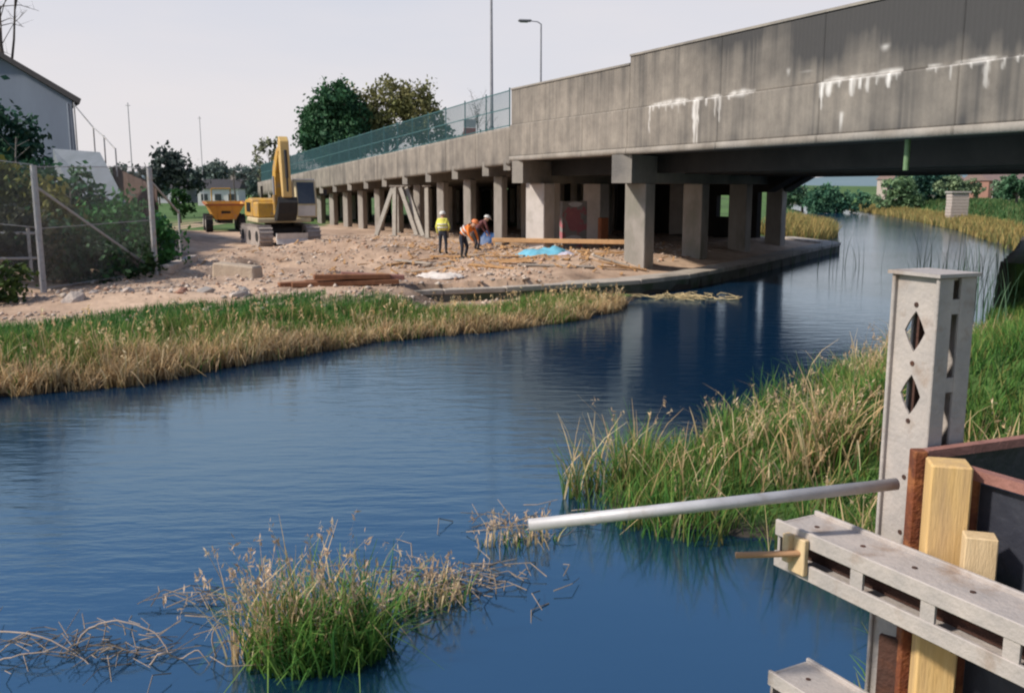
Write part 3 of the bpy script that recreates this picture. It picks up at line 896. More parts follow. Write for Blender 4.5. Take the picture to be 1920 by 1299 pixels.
# ------------------------------------------------------------------ excavator (forward = local +Y)
def excavator(loc, up_rz, tr_rz):
    t_ = thing('excavator', 'yellow tracked excavator with raised boom beside the viaduct', 'excavator', loc)
    U = Matrix.Rotation(up_rz, 4, 'Z')
    T = Matrix.Rotation(tr_rz, 4, 'Z')
    def put(mb_, name, m, par, M, **kw):
        mb_.v = [tuple(M @ Vector(p_)) for p_ in mb_.v]
        return mb_.build(name, m, par, **kw)
    for sx_ in (-1, 1):
        x0 = sx_ * 1.12
        prof = []
        for a_ in np.linspace(math.pi / 2, 3 * math.pi / 2, 8):
            prof.append((x0 - .3, -1.55 + .45 * math.cos(a_), .46 + .45 * math.sin(a_)))
        for a_ in np.linspace(-math.pi / 2, math.pi / 2, 8):
            prof.append((x0 - .3, 1.55 + .45 * math.cos(a_), .46 + .45 * math.sin(a_)))
        tr = put(MB().prism(prof, (.6, 0, 0)), 'track', MUD, t_, T)
        mb_ = MB()
        for yy in np.arange(-1.6, 1.61, .2):
            mb_.box((x0, yy, .93), (.66, .10, .05)).box((x0, yy, .0), (.66, .10, .05))
        for e_ in (-1, 1):
            for a_ in (-.9, -.45, 0, .45, .9):
                c_ = Vector((x0, e_ * (1.55 + .47 * math.cos(a_)), .46 + .47 * math.sin(a_)))
                mb_.box(c_, (.66, .05, .10), (e_ * a_, 0, 0))
        put(mb_, 'track_plates', MUD, tr, T)
        for yy in (-1.45, 0, 1.45):
            put(MB().tube((x0 - .33, yy, .46), (x0 + .33, yy, .46), .24, 14), 'roller', BLACK, tr, T)
    put(MB().box((0, 0, .62), (1.7, 2.0, .45)), 'undercarriage', BLACK, t_, T, bevel=.05)
    bl = MB().prism([(-.72, 2.25, .12), (-.72, 2.38, .12), (-.72, 2.30, .36), (-.72, 2.38, .62), (-.72, 2.22, .60), (-.72, 2.16, .36)], (1.44, 0, 0))
    put(bl, 'dozer_blade', mat('pale_worn_steel', (0.60, 0.58, 0.57), (0.45, 0.43, 0.42), 4, .6), t_, T)
    put(MB().bar((-.5, 1.0, .5), (-.5, 2.2, .45), .14, .16).bar((.5, 1.0, .5), (.5, 2.2, .45), .14, .16), 'blade_arms', MUD, t_, T)
    put(MB().tube((0, 0, .84), (0, 0, 1.06), .68, 24), 'slew_ring', BLACK, t_, U)
    # upper body
    put(MB().box((0, -.15, 1.17), (2.5, 3.1, .22)), 'turntable', CREAM, t_, U, bevel=.04)
    hood = MB().prism([(-1.22, -1.95, 1.284), (-1.22, -.1, 1.284), (-1.22, -.1, 2.1), (-1.22, -1.1, 2.2), (-1.22, -1.85, 2.1)], (2.46, 0, 0))
    hood_o = put(hood, 'engine_hood', YEL, t_, U, bevel=.06)
    put(MB().box((.75, .55, 1.65), (.9, 1.25, .72)), 'side_tank', YEL, t_, U, bevel=.06)
    cw = MB().prism([(-1.25, -2.35, 1.35), (-1.25, -1.96, 1.25), (-1.25, -1.96, 2.12), (-1.25, -2.3, 2.05)], (2.5, 0, 0))
    put(cw, 'counterweight', YEL, t_, U, bevel=.06)
    mb_ = MB()
    for k_ in range(6):
        mb_.box((1.262, -1.5 + k_ * .2, 1.75), (.03, .1, .45))
    put(mb_, 'vent_grille', BLACK, hood_o, U)
    put(MB().tube((.6, -1.0, 2.15), (.6, -1.0, 2.75), .06, 10), 'exhaust', BLACK, t_, U)
    # cab on the operator's left
    CABX = Matrix.Translation((-.30, 0, 0))
    cab = MB().prism([(-1.25, -.05, 1.284), (-1.25, 1.35, 1.284), (-1.25, 1.45, 1.9), (-1.25, 1.15, 3.0), (-1.25, .0, 3.0)], (1.0, 0, 0))
    cab_o = put(cab, 'cab', CREAM, t_, U @ CABX, bevel=.05)
    put(MB().prism([(-1.262, .12, 1.95), (-1.262, .62, 1.95), (-1.262, .62, 2.85), (-1.262, .12, 2.85)], (.01, 0, 0)), 'side_window', GLASS, cab_o, U @ CABX)
    put(MB().prism([(-1.262, .72, 1.6), (-1.262, 1.32, 1.95), (-1.262, 1.08, 2.85), (-1.262, .72, 2.85)], (.01, 0, 0)), 'door_window', GLASS, cab_o, U @ CABX)
    put(MB().prism([(-1.15, 1.468, 1.93), (-.35, 1.468, 1.93), (-.35, 1.19, 2.92), (-1.15, 1.19, 2.92)], (0, .012, .004)), 'windscreen', GLASS, cab_o, U @ CABX)
    put(MB().prism([(-1.15, 1.372, 1.36), (-.35, 1.372, 1.36), (-.35, 1.452, 1.85), (-1.15, 1.452, 1.85)], (0, .012, 0)), 'lower_windscreen', WHITE, cab_o, U @ CABX)
    put(MB().box((-.75, .56, 3.04), (.95, 1.15, .07)), 'cab_roof', WHITE, cab_o, U @ CABX, bevel=.02)
    put(MB().bar((-1.3, 1.45, 2.3), (-1.55, 1.6, 2.35), .03, .03).box((-1.6, 1.62, 2.45), (.16, .05, .3)), 'mirror', BLACK, cab_o, U @ CABX)
    UB = U @ Matrix.Translation((0, 0, 1.35)) @ Matrix.Diagonal((1, 1, .82, 1)) @ Matrix.Translation((0, 0, -1.35))
    # boom, dipper, bucket
    def plate(pl, x0, wd_, name, m, par=t_, **kw):
        return put(MB().prism([(x0, a_, b_) for a_, b_ in pl], (wd_, 0, 0)), name, m, par, UB, **kw)
    boom = plate([(.35, 1.45), (.80, 1.35), (.92, 3.0), (1.05, 3.75), (2.05, 4.95), (1.95, 5.25), (1.35, 5.0), (.45, 4.15), (.25, 3.5)], -.21, .50, 'boom', YEL, bevel=.03)
    for x_ in (-.30, .38):
        put(MB().tube((x_, 1.2, 1.45), (x_, 1.1, 2.55), .085, 10), 'boom_ram', YEL, boom, UB)
        put(MB().tube((x_, 1.1, 2.55), (x_, 1.0, 3.6), .05, 10), 'ram_rod', POLE, boom, UB)
    put(MB().tube((.04, .75, 4.75), (.04, 1.4, 5.35), .08, 10).tube((.04, 1.4, 5.35), (.04, 1.95, 5.68), .05, 10), 'dipper_ram', BLACK, boom, UB)
    dip = plate([(1.75, 5.35), (1.95, 5.78), (2.25, 5.5), (2.60, 2.45), (2.35, 2.32), (1.85, 4.4)], -.17, .42, 'dipper', mat('machine_yellow_pale', (0.62, 0.42, 0.15), (0.52, 0.33, 0.12), 3, .55), bevel=.03)  # dipper yellow is paler and creamier than the boom's
    put(MB().tube((.04, 2.42, 5.0), (.04, 2.62, 3.5), .075, 10).tube((.04, 2.62, 3.5), (.04, 2.68, 2.75), .045, 10), 'bucket_ram', BLACK, dip, UB)
    bk = [(a_ - 1.32, b_ - .05) for a_, b_ in [(3.85, 2.5), (4.0, 2.2), (3.8, 1.6), (3.4, 1.2), (2.9, 1.15), (2.6, 1.4), (2.75, 1.42), (2.95, 1.3), (3.35, 1.35), (3.6, 1.75), (3.65, 2.3)]]
    bo = plate(bk, -.40, .86, 'bucket', BLACK)
    for x_ in (-.40, .43):
        plate([(a_ - 1.32, b_ - .05) for a_, b_ in [(3.85, 2.45), (3.8, 1.6), (3.4, 1.22), (2.9, 1.18), (2.7, 1.4), (3.5, 2.1)]], x_, .03, 'bucket_cheek', BLACK, bo)
    for x_ in np.linspace(-.36, .34, 5):
        put(MB().box((x_ + .03, 1.23, 1.37), (.08, .2, .06)), 'tooth', MUD, bo, UB)
    return t_

excavator((-11.75, 47.5, hz_at(-11.75, 47.5) + .02), R(204), R(208)).scale = (1.05, 1.05, 1.05)

# ------------------------------------------------------------------ site dumper, skip towards the camera (forward = local -Y)
def dumper(loc, rz):
    t_ = thing('site_dumper', 'orange site dumper with its skip facing the camera behind the excavator', 'dumper', loc, rz)
    for sx_ in (-1, 1):
        for yy, r_ in ((-.75, .55), (1.25, .55)):
            wh = MB().tube((sx_ * .80, yy, r_), (sx_ * 1.22, yy, r_), r_, 24).build('wheel', BLACK, t_)
            MB().tube((sx_ * 1.222, yy, r_), (sx_ * 1.24, yy, r_), .27, 16).build('rim', mat('dusty_rim', (0.45, 0.40, 0.36), (0.35, 0.31, 0.28), 5, .7), wh)
            mb_ = MB()
            for a_ in np.linspace(0, 2 * math.pi, 14, endpoint=False):
                mb_.box((sx_ * 1.01, yy + math.cos(a_) * r_, r_ + math.sin(a_) * r_), (.40, .07, .07), (a_, 0, 0))
            mb_.build('tread', BLACK, wh)
    MB().box((0, .4, .72), (.9, 3.0, .35)).build('chassis', BLACK, t_, bevel=.04)
    # skip: open tub, tapering down, with lip
    o_ = [(-1.15, -1.75, 1.78), (1.15, -1.75, 1.78), (1.2, .35, 1.95), (-1.2, .35, 1.95)]
    b_ = [(-.62, -1.25, .80), (.62, -1.25, .80), (.75, .1, .85), (-.75, .1, .85)]
    i_ = [(-1.07, -1.67, 1.78), (1.07, -1.67, 1.78), (1.12, .27, 1.95), (-1.12, .27, 1.95)]
    ib = [(-.56, -1.2, .88), (.56, -1.2, .88), (.68, .05, .93), (-.68, .05, .93)]
    v_ = o_ + b_ + i_ + ib
    f_ = [(4, 5, 6, 7), (15, 14, 13, 12)]
    for k_ in range(4):
        j_ = (k_ + 1) % 4
        f_ += [(k_, j_, 4 + j_, 4 + k_), (8 + k_, 12 + k_, 12 + j_, 8 + j_), (k_, 8 + k_, 8 + j_, j_)]
    sk = MB().add(v_, f_).build('skip', ORNG, t_)
    MB().bar((-1.18, -1.79, 1.74), (1.18, -1.79, 1.74), .06, .12).bar((-1.22, -1.79, 1.74), (-1.26, .35, 1.9), .06, .12).bar((1.22, -1.79, 1.74), (1.26, .35, 1.9), .06, .12).build('skip_lip', mat('dumper_orange_dark', (0.42, 0.12, 0.03), (0.36, 0.10, 0.03), 3, .6), sk)
    MB().box((0, -1.52, 1.25), (.55, .12, .12)).build('skip_recess', BLACK, sk)
    for x_ in (-.45, .45):
        MB().bar((x_, -1.3, .85), (x_, -1.72, 1.7), .07, .07).build('rib', ORNG, sk)
    # rear: bonnet, seat, wheel, roll bar
    MB().prism([(-.6, 1.3, .9), (-.6, 2.3, .9), (-.6, 2.25, 1.45), (-.6, 1.45, 1.5)], (1.2, 0, 0)).build('bonnet', YEL, t_, bevel=.05)
    MB().box((0, 1.1, 1.4), (.55, .5, .12)).box((0, 1.36, 1.7), (.55, .1, .5)).build('seat', BLACK, t_, bevel=.02)
    MB().tube((0, .62, 1.2), (0, .75, 1.85), .03, 8).build('steering_column', BLACK, t_)
    ring_ = [Vector((.2 * math.cos(a_), .75 + .1 * math.sin(a_), 1.85 + .17 * math.sin(a_))) for a_ in np.linspace(0, 2 * math.pi, 15)]
    MB().path(ring_, .02, n=6).build('steering_wheel', BLACK, t_)
    MB().path([Vector((-.6, 1.5, 1.3)), Vector((-.6, 1.5, 2.75)), Vector((.6, 1.5, 2.75)), Vector((.6, 1.5, 1.3))], .04, n=8).build('roll_bar', YEL, t_)
    return t_
dumper((-18.8, 61.5, hz_at(-18.8, 61.5)), R(22))

# ------------------------------------------------------------------ workers
def skin_mesh(name, J, E_, root, sub=2):
    me = bpy.data.meshes.new(name)
    names = list(J)
    me.from_pydata([J[k_][0] for k_ in names], [], [(names.index(a), names.index(b)) for a, b in E_])
    o = bpy.data.objects.new(name, me)
    COL.objects.link(o)
    md = o.modifiers.new('skin', 'SKIN')
    md.use_smooth_shade = True
    for k_, nm in enumerate(names):
        sv = me.skin_vertices[0].data[k_]
        r_ = J[nm][1]
        sv.radius = r_ if isinstance(r_, tuple) else (r_, r_)
        sv.use_root = nm == root
    ss_ = o.modifiers.new('sub', 'SUBSURF')
    ss_.levels = ss_.render_levels = sub
    dg = bpy.context.evaluated_depsgraph_get()
    m2 = bpy.data.meshes.new_from_object(o.evaluated_get(dg))
    bpy.data.objects.remove(o, do_unlink=True)
    return m2

def worker(label, loc, rz, J, trousers, top, vest, vestmat, helmet):
    t_ = thing('person', label, 'person', loc, rz, 'workers on the site')
    E_ = [('pel', 'waist'), ('waist', 'chest'), ('chest', 'neckb'), ('neckb', 'neck'), ('neck', 'jaw'), ('jaw', 'skull'), ('skull', 'crown'), ('jaw', 'nose')]
    for s_ in 'lr':
        E_ += [('neckb', 'sh' + s_), ('sh' + s_, 'el' + s_), ('el' + s_, 'wr' + s_), ('wr' + s_, 'palm' + s_), ('palm' + s_, 'fing' + s_), ('palm' + s_, 'thumb' + s_),
               ('pel', 'hip' + s_), ('hip' + s_, 'kn' + s_), ('kn' + s_, 'an' + s_), ('an' + s_, 'toe' + s_)]
    me = skin_mesh('body', J, E_, 'pel')
    for m_ in (trousers, top, SKIN, BLACK):
        me.materials.append(m_)
    zan = max(J['anl'][0][2], J['anr'][0][2])
    # every face takes the clothing of the joint it is nearest to
    tagm = {}
    for k_ in J:
        b_ = k_[:-1] if k_[-1] in 'lr' and k_[:-1] in ('sh', 'el', 'wr', 'palm', 'fing', 'thumb', 'hip', 'kn', 'an', 'toe') else k_
        tagm[k_] = {'pel': 0, 'hip': 0, 'kn': 0, 'an': 3, 'toe': 3, 'waist': 1, 'chest': 1, 'neckb': 1, 'sh': 1, 'el': 1, 'wr': 1, 'palm': 2, 'fing': 2, 'thumb': 2, 'neck': 2, 'jaw': 2, 'skull': 2, 'crown': 2, 'nose': 2}[b_]
    pts_ = [(Vector(J[k_][0]), tagm[k_]) for k_ in J]
    for a_, b_ in E_:
        if tagm[a_] == tagm[b_]:
            pts_.append(((Vector(J[a_][0]) + Vector(J[b_][0])) / 2, tagm[a_]))
    for pg in me.polygons:
        pg.material_index = min(pts_, key=lambda q_: (q_[0] - pg.center).length)[1]
        pg.use_smooth = True
    o = bpy.data.objects.new('body', me)
    COL.objects.link(o)
    o.parent = t_
    if vest:
        Jv = {k_: (J[k_][0], tuple(v * 1.16 + .012 for v in (J[k_][1] if isinstance(J[k_][1], tuple) else (J[k_][1],) * 2))) for k_ in ('waist', 'chest', 'neckb')}
        pe = Vector(J['pel'][0]).lerp(Vector(J['waist'][0]), .15)
        Jv['hem'] = (tuple(pe), (.20, .16))
        for s_ in 'lr':
            Jv['sh' + s_] = (J['sh' + s_][0], .10)
        vme = skin_mesh('vest', Jv, [('hem', 'waist'), ('waist', 'chest'), ('chest', 'neckb'), ('neckb', 'shl'), ('neckb', 'shr')], 'chest')
        vo = link('vest', vme, vestmat, t_, True)
        w0, c0 = Vector(J['waist'][0]), Vector(J['chest'][0])
        MBv = MB()
        ax = (c0 - w0).normalized()
        for f_ in (.25, .85):
            cpt = w0.lerp(c0, f_)
            MBv.tube(cpt - ax * .025, cpt + ax * .025, .235, 18)
        ob = MBv.build('reflective_band', REFL, vo)
        ob.scale = (1, 1, 1)
    # helmet: a dome with a peak, or hair
    sk, cr, nsv = Vector(J['skull'][0]), Vector(J['crown'][0]), Vector(J['nose'][0])
    up = (cr - sk).normalized()
    fw = (nsv - sk)
    fw = (fw - up * fw.dot(up)).normalized()
    sd2 = up.cross(fw)
    mb_ = MB()
    rings = []
    for i_, (rr, hh) in enumerate(((.135, .02), (.132, .07), (.11, .115), (.065, .145), (.012, .155))):
        rings.append([sk + up * hh + (fw * math.cos(a_) * 1.12 + sd2 * math.sin(a_)) * rr for a_ in np.linspace(0, 2 * math.pi, 14, endpoint=False)])
    v_ = [p_ for r_ in rings for p_ in r_]
    f_ = [(i_ * 14 + k_, i_ * 14 + (k_ + 1) % 14, (i_ + 1) * 14 + (k_ + 1) % 14, (i_ + 1) * 14 + k_) for i_ in range(4) for k_ in range(14)]
    f_.append(tuple(range(56, 70)))
    mb_.add(v_, f_)
    hm = mb_.build('helmet', helmet, t_, True)
    mb_ = MB()
    brim = [sk + up * .025 + (fw * math.cos(a_) * .215 + sd2 * math.sin(a_) * .13) for a_ in np.linspace(-1.3, 1.3, 9)]
    mb_.prism(brim, up * .012).build('peak', helmet, hm)
    return t_

def pose_stand():
    return {
        'pel': ((0, 0, .95), (.165, .115)), 'waist': ((0, 0, 1.10), (.15, .105)), 'chest': ((0, .01, 1.32), (.175, .12)), 'neckb': ((0, .02, 1.47), (.10, .075)),
        'neck': ((0, .01, 1.54), .058), 'jaw': ((0, -.015, 1.60), (.07, .08)), 'skull': ((0, -.0, 1.68), (.082, .095)), 'crown': ((0, .005, 1.755), (.06, .07)), 'nose': ((0, -.10, 1.645), .018),
        'shl': ((.20, .015, 1.44), .068), 'ell': ((.27, .04, 1.15), .05), 'wrl': ((.26, -.06, .92), .036), 'palml': ((.255, -.09, .85), (.022, .042)), 'fingl': ((.25, -.12, .76), (.015, .034)), 'thumbl': ((.225, -.13, .84), .014),
        'shr': ((-.20, .015, 1.44), .068), 'elr': ((-.30, .02, 1.16), .05), 'wrr': ((-.20, -.15, 1.02), .036), 'palmr': ((-.15, -.20, 1.0), (.022, .042)), 'fingr': ((-.08, -.23, .98), (.015, .034)), 'thumbr': ((-.13, -.21, 1.06), .014),
        'hipl': ((.10, 0, .88), (.10, .105)), 'knl': ((.12, -.02, .50), .072), 'anl': ((.13, .03, .09), .052), 'toel': ((.15, -.14, .045), (.05, .04)),
        'hipr': ((-.10, 0, .88), (.10, .105)), 'knr': ((-.13, -.03, .50), .072), 'anr': ((-.15, .03, .09), .052), 'toer': ((-.17, -.14, .045), (.05, .04))}

def pose_bend():
    """leaning forward over work in front, arms reaching down"""
    J = pose_stand()
    J.update({'pel': ((0, .10, .90), (.165, .12)), 'waist': ((0, .0, 1.03), (.15, .11)), 'chest': ((0, -.20, 1.18), (.175, .125)), 'neckb': ((0, -.34, 1.27), (.10, .08)),
              'neck': ((0, -.40, 1.31), .058), 'jaw': ((0, -.475, 1.33), (.07, .08)), 'skull': ((0, -.51, 1.41), (.082, .095)), 'crown': ((0, -.535, 1.48), (.06, .07)), 'nose': ((0, -.585, 1.33), .018),
              'shl': ((.20, -.31, 1.24), .07), 'ell': ((.25, -.42, .97), .052), 'wrl': ((.17, -.55, .76), .037), 'palml': ((.14, -.58, .69), (.022, .042)), 'fingl': ((.11, -.61, .60), (.015, .034)), 'thumbl': ((.10, -.60, .68), .014),
              'shr': ((-.20, -.31, 1.24), .07), 'elr': ((-.27, -.38, .96), .052), 'wrr': ((-.19, -.52, .75), .037), 'palmr': ((-.16, -.55, .68), (.022, .042)), 'fingr': ((-.13, -.58, .59), (.015, .034)), 'thumbr': ((-.12, -.57, .67), .014),
              'hipl': ((.11, .08, .84), (.105, .11)), 'knl': ((.14, -.06, .47), .074), 'hipr': ((-.11, .08, .84), (.105, .11)), 'knr': ((-.16, -.02, .47), .074)})
    return J

ORTR = mat('orange_trousers', (0.62, 0.28, 0.06), (0.5, 0.2, 0.05), 6, .85)
worker('worker in yellow vest and dark trousers standing with back turned', (-2.95, 40.0, hz_at(-2.95, 40.0)), R(165), pose_stand(), NAVY, HIVIS, True, HIVIS, WHITE)
worker('worker in orange jacket bending forward over the dug ground', (-1.9, 37.2, hz_at(-1.9, 37.2)), R(60), pose_bend(), NAVY, HIORG, True, HIORG, mat('orange_helmet', (0.66, 0.20, 0.06), (0.6, 0.17, 0.05), 4, .5))
worker('worker in dark jacket and white helmet in shade by the columns', (-1.55, 41.6, hz_at(-1.55, 41.6)), R(120), pose_bend(), NAVY, mat('maroon_jacket', (0.14, 0.05, 0.05), (0.11, 0.04, 0.04), 6, .9), False, None, WHITE)

# ------------------------------------------------------------------ shoring under the viaduct
SH = [((-7.9, 54.6), (-6.9, 55.2), 'leaning right, leftmost of the shores'), ((-6.75, 54.0), (-6.75, 54.6), 'upright, second of the shores'), ((-5.4, 53.4), (-6.4, 54.2), 'leaning left, third of the shores'),
      ((-5.0, 53.2), (-6.1, 54.6), 'leaning left, fourth of the shores'), ((-4.75, 52.8), (-4.8, 53.4), 'upright with a stub arm, nearest the yellow vest')]
for (a, b, s) in SH:
    za = hz_at(*a)
    tp = 3.62
    t_ = thing('raking_shore', 'pale timber shore propping the viaduct, ' + s, 'timber shore', (a[0], a[1], za), 0, 'raking shores under the viaduct')
    d_ = Vector((b[0] - a[0], b[1] - a[1], tp - za))
    MB().bar((0, 0, .04), d_, .22, .22, up=(.3, 1, 0)).build('prop', PROP, t_)
    MB().box((0, 0, .03), (.6, .4, .08)).build('sole_plate', PLANKG, t_)
    MB().box(d_ + Vector((0, 0, .0)), (.5, .3, .08)).build('head_plate', PLANKG, t_)

# ------------------------------------------------------------------ debris on the site
def plank(name, a, b, wd_, ht_, m, label, cat, group=None):
    za, zb = hz_at(*a[:2]) + a[2], hz_at(*b[:2]) + b[2]
    mid = Vector(((a[0] + b[0]) / 2, (a[1] + b[1]) / 2, (za + zb) / 2))
    mb_ = MB().bar(Vector((a[0], a[1], za)) - mid, Vector((b[0], b[1], zb)) - mid, wd_, ht_)
    o = mb_.build(name, m, None, bevel=min(wd_, ht_) * .12)
    o.location = mid
    return tag(o, label, cat, group)

beamm = mat('scaffold_board', (0.50, 0.30, 0.15), (0.38, 0.22, 0.11), 4, .85)
plank('timber_beam', (-0.9, 43.2, .30), (5.05, 40.4, .42), .16, .20, beamm, 'long orange brown timber beam lying across the front of the pale square pier', 'timber beam')
for k, (a, b, s) in enumerate([((-6.3, 26.6, .08), (-3.35, 27.5, .12), 'outermost, nearest the reeds'), ((-6.0, 26.95, .10), (-3.4, 27.75, .14), 'second from the reeds'), ((-5.7, 26.75, .26), (-3.6, 27.45, .28), 'lying across the top of the pile'),
                               ((-6.7, 26.7, .05), (-4.4, 27.9, .10), 'sticking out at the left end'), ((-5.0, 27.25, .24), (-3.2, 27.6, .26), 'short, at the right end of the pile')]):
    plank('rusty_pile_section', a, b, .26, .14, RUSTP if k in (4,) else mat('rusty_bar', (0.27, 0.12, 0.06), (0.19, 0.085, 0.045), 6, .9, bump=.3), 'rust brown steel section piled above the reeds, ' + s, 'steel section', 'rusty steel sections piled above the reeds')
for k, (a, b, m_, s) in enumerate([((-3.4, 39.0, .06), (-.6, 38.0, .05), PLANK, 'plank lying between the two high visibility workers'), ((-2.6, 36.2, .04), (.6, 35.6, .05), PLANK, 'orange plank lying in front of the bending worker'),
                                   ((-.9, 35.0, .06), (2.1, 34.0, .05), PLANK, 'orange plank running towards the quay below the blue tarpaulin'), ((-4.8, 38.5, .05), (-3.2, 37.4, .12), PLANKG, 'grey plank tilted on the spoil left of the yellow vest'),
                                   ((.2, 33.2, .06), (2.9, 33.3, .06), PLANKG, 'grey plank lying parallel to the quay coping'), ((-1.5, 33.6, .05), (.4, 32.4, .04), PLANK, 'short plank pointing at the quay'),
                                   ((5.7, 33.9, .05), (6.9, 34.9, .05), PLANKG, 'short pale board beside the round pier by the quay')]):
    plank('plank', a, b, .25, .06, m_, s, 'plank', 'loose planks on the site')
for k in range(16):
    x_, y_ = random.uniform(-4.5, 4.0), random.uniform(33.4, 40.5)
    if canal_dist(np.array([x_]), np.array([y_]))[0][0] < 2.2:
        continue
    a_ = random.uniform(-.5, .5)
    l_ = random.uniform(.5, 1.3)
    plank('plank', (x_ - l_ * math.cos(a_), y_ - l_ * math.sin(a_), .05), (x_ + l_ * math.cos(a_), y_ + l_ * math.sin(a_), random.uniform(.05, .16)), random.uniform(.12, .24), .05, (PLANK, PLANKG, beamm)[k % 3],
          'short loose plank scattered on the dug ground before the piers', 'plank', 'short planks scattered on the dug ground')
# blue tarpaulin: a crumpled heap
def crumple(name, c, rx, ry, h_, m, label, cat, seed):
    k = 26
    u, v = np.meshgrid(np.linspace(-1, 1, k), np.linspace(-1, 1, k))
    r_ = np.hypot(u, v)
    z_ = h_ * np.clip(1 - r_ ** 2, 0, 1) ** .6 * (0.75 + .5 * fbm(u * 2.3 + seed, v * 2.3, seed)) + .05 * np.abs(vnoise(u * 6, v * 6, seed + 3))
    z_ = np.where(r_ > 1, .02 + .03 * np.abs(vnoise(u * 5, v * 5, seed)), z_)
    uu, vv = u * (1 + .12 * vnoise(v * 2, u * 2, seed)), v * (1 + .12 * vnoise(u * 2, v * 2, seed + 1))
    X, Y = c[0] + uu * rx, c[1] + vv * ry
    Z_ = z_ + height(X, Y) + .01 - hz_at(*c)
    idx = np.arange(k * k).reshape(k, k)
    q_ = np.stack([idx[:-1, :-1], idx[:-1, 1:], idx[1:, 1:], idx[1:, :-1]], -1).reshape(-1, 4)
    ct = np.array([[u[q].mean(), v[q].mean()] for q in [tuple(zip(*[divmod(i, k) for i in r])) for r in q_]])
    q_ = q_[np.hypot(ct[:, 0], ct[:, 1]) < 1.08]
    o = link(name, np_mesh(name, np.stack([uu.ravel() * rx, vv.ravel() * ry, Z_.ravel()], 1), q_), m, None, True)
    o.location = (c[0], c[1], hz_at(*c))
    so = o.modifiers.new('thickness', 'SOLIDIFY')
    so.thickness = .01
    return tag(o, label, cat)
crumple('tarpaulin', (1.35, 38.3), 1.15, .8, .42, BLUE, 'crumpled light blue tarpaulin in front of the pale square pier', 'tarpaulin', 3)
crumple('plastic_sheet', (2.25, 36.8), .7, .5, .22, mat('pale_lilac_plastic', (0.55, 0.50, 0.58), (0.45, 0.42, 0.5), 4, .5), 'pale lilac plastic sheet lying beside the blue tarpaulin', 'plastic sheet', 8)
crumple('sand_bag_heap', (-2.35, 29.9), .75, .5, .22, mat('white_sack', (0.72, 0.64, 0.58), (0.6, 0.53, 0.48), 4, .9), 'pale sacking spread on the ground just behind the coping', 'sacking', 5)
crumple('dark_tarpaulin', (-.95, 45.9), .8, .6, .75, BLUED, 'dark blue tarpaulin in the shade under the viaduct', 'tarpaulin', 11)

# the pale cut block and the kerb in the excavation
def lump_mesh(name, s, seed, sub=2):
    bm = bmesh.new()
    bmesh.ops.create_icosphere(bm, subdivisions=sub, radius=1)
    r_ = random.Random(seed)
    pl = [(Vector((r_.gauss(0, 1), r_.gauss(0, 1), r_.gauss(0, 1))).normalized(), r_.uniform(.45, .85)) for _ in range(9)]
    for v in bm.verts:
        for nn, dd in pl:
            e = v.co.dot(nn) - dd
            if e > 0:
                v.co -= nn * e
        v.co = Vector((v.co.x * s[0], v.co.y * s[1], v.co.z * s[2]))
    me = bpy.data.meshes.new(name)
    bm.to_mesh(me)
    bm.free()
    return me

blk = MB()
blk.add([(-.75, 0, -.5), (.70, -.1, -.5), (.75, .9, -.5), (-.7, 1.0, -.5), (-.72, .1, .52), (.62, .05, .38), (.7, .85, .36), (-.65, .9, .5)],
        [(0, 3, 2, 1), (4, 5, 6, 7), (0, 1, 5, 4), (2, 3, 7, 6), (1, 2, 6, 5), (0, 4, 7, 3)])
bo = blk.build('cut_block', mat('sandy_block', (0.58, 0.46, 0.34), (0.48, 0.37, 0.27), 2.5, .95, bump=.5), None, bevel=.05)
bo.location = (-8.95, 30.0, .62)
tag(bo, 'pale sandy cut block standing at the left end of the excavation', 'block')
plank('kerb_beam', (-11.3, 30.4, .10), (-12.6, 37.0, .12), .35, .3, mat('pale_kerb', (0.50, 0.42, 0.36), (0.4, 0.33, 0.28), 3, .9), 'pale concrete kerb running back beside the wire fence', 'kerb')
lmats = [LUMP, mat('broken_brick', (0.36, 0.19, 0.13), (0.28, 0.15, 0.11), 4, .95), mat('grey_lump', (0.32, 0.29, 0.27), (0.24, 0.22, 0.21), 4, .95, bump=.4)]
LM = [lump_mesh('rubble_lump', (1, random.uniform(.5, .9), random.uniform(.3, .6)), s_, 1) for s_ in range(4)]
LS = [(-9.9, 23.6, .42), (-8.9, 23.4, .34), (-8.1, 23.9, .46), (-7.4, 23.6, .30), (-10.7, 23.2, .36), (-9.2, 24.6, .4), (-10.4, 24.8, .45), (-11.4, 23.9, .38), (-6.9, 24.5, .28), (-8.6, 25.6, .4), (-7.6, 25.2, .33), (-9.9, 26.0, .36)]
for k, (x_, y_, s_) in enumerate(LS):
    o = bpy.data.objects.new('rubble_lump', LM[k % 4])
    if not LM[k % 4].materials:
        LM[k % 4].materials.append(lmats[(k % 4) % 3])
    COL.objects.link(o)
    x_, y_, s_ = x_ + random.gauss(0, .45), y_ + random.gauss(0, .35), s_ * random.choice((.4, .55, .75, 1.15))
    o.location = (x_, y_, hz_at(x_, y_) + .02)
    o.scale = (s_, s_, s_)
    o.rotation_euler = (random.uniform(-.3, .3), random.uniform(-.3, .3), random.uniform(0, 6))
    tag(o, 'lump of broken concrete in the rubble strip between the wire fence and the reeds', 'rubble lump', 'rubble lumps above the left reeds')

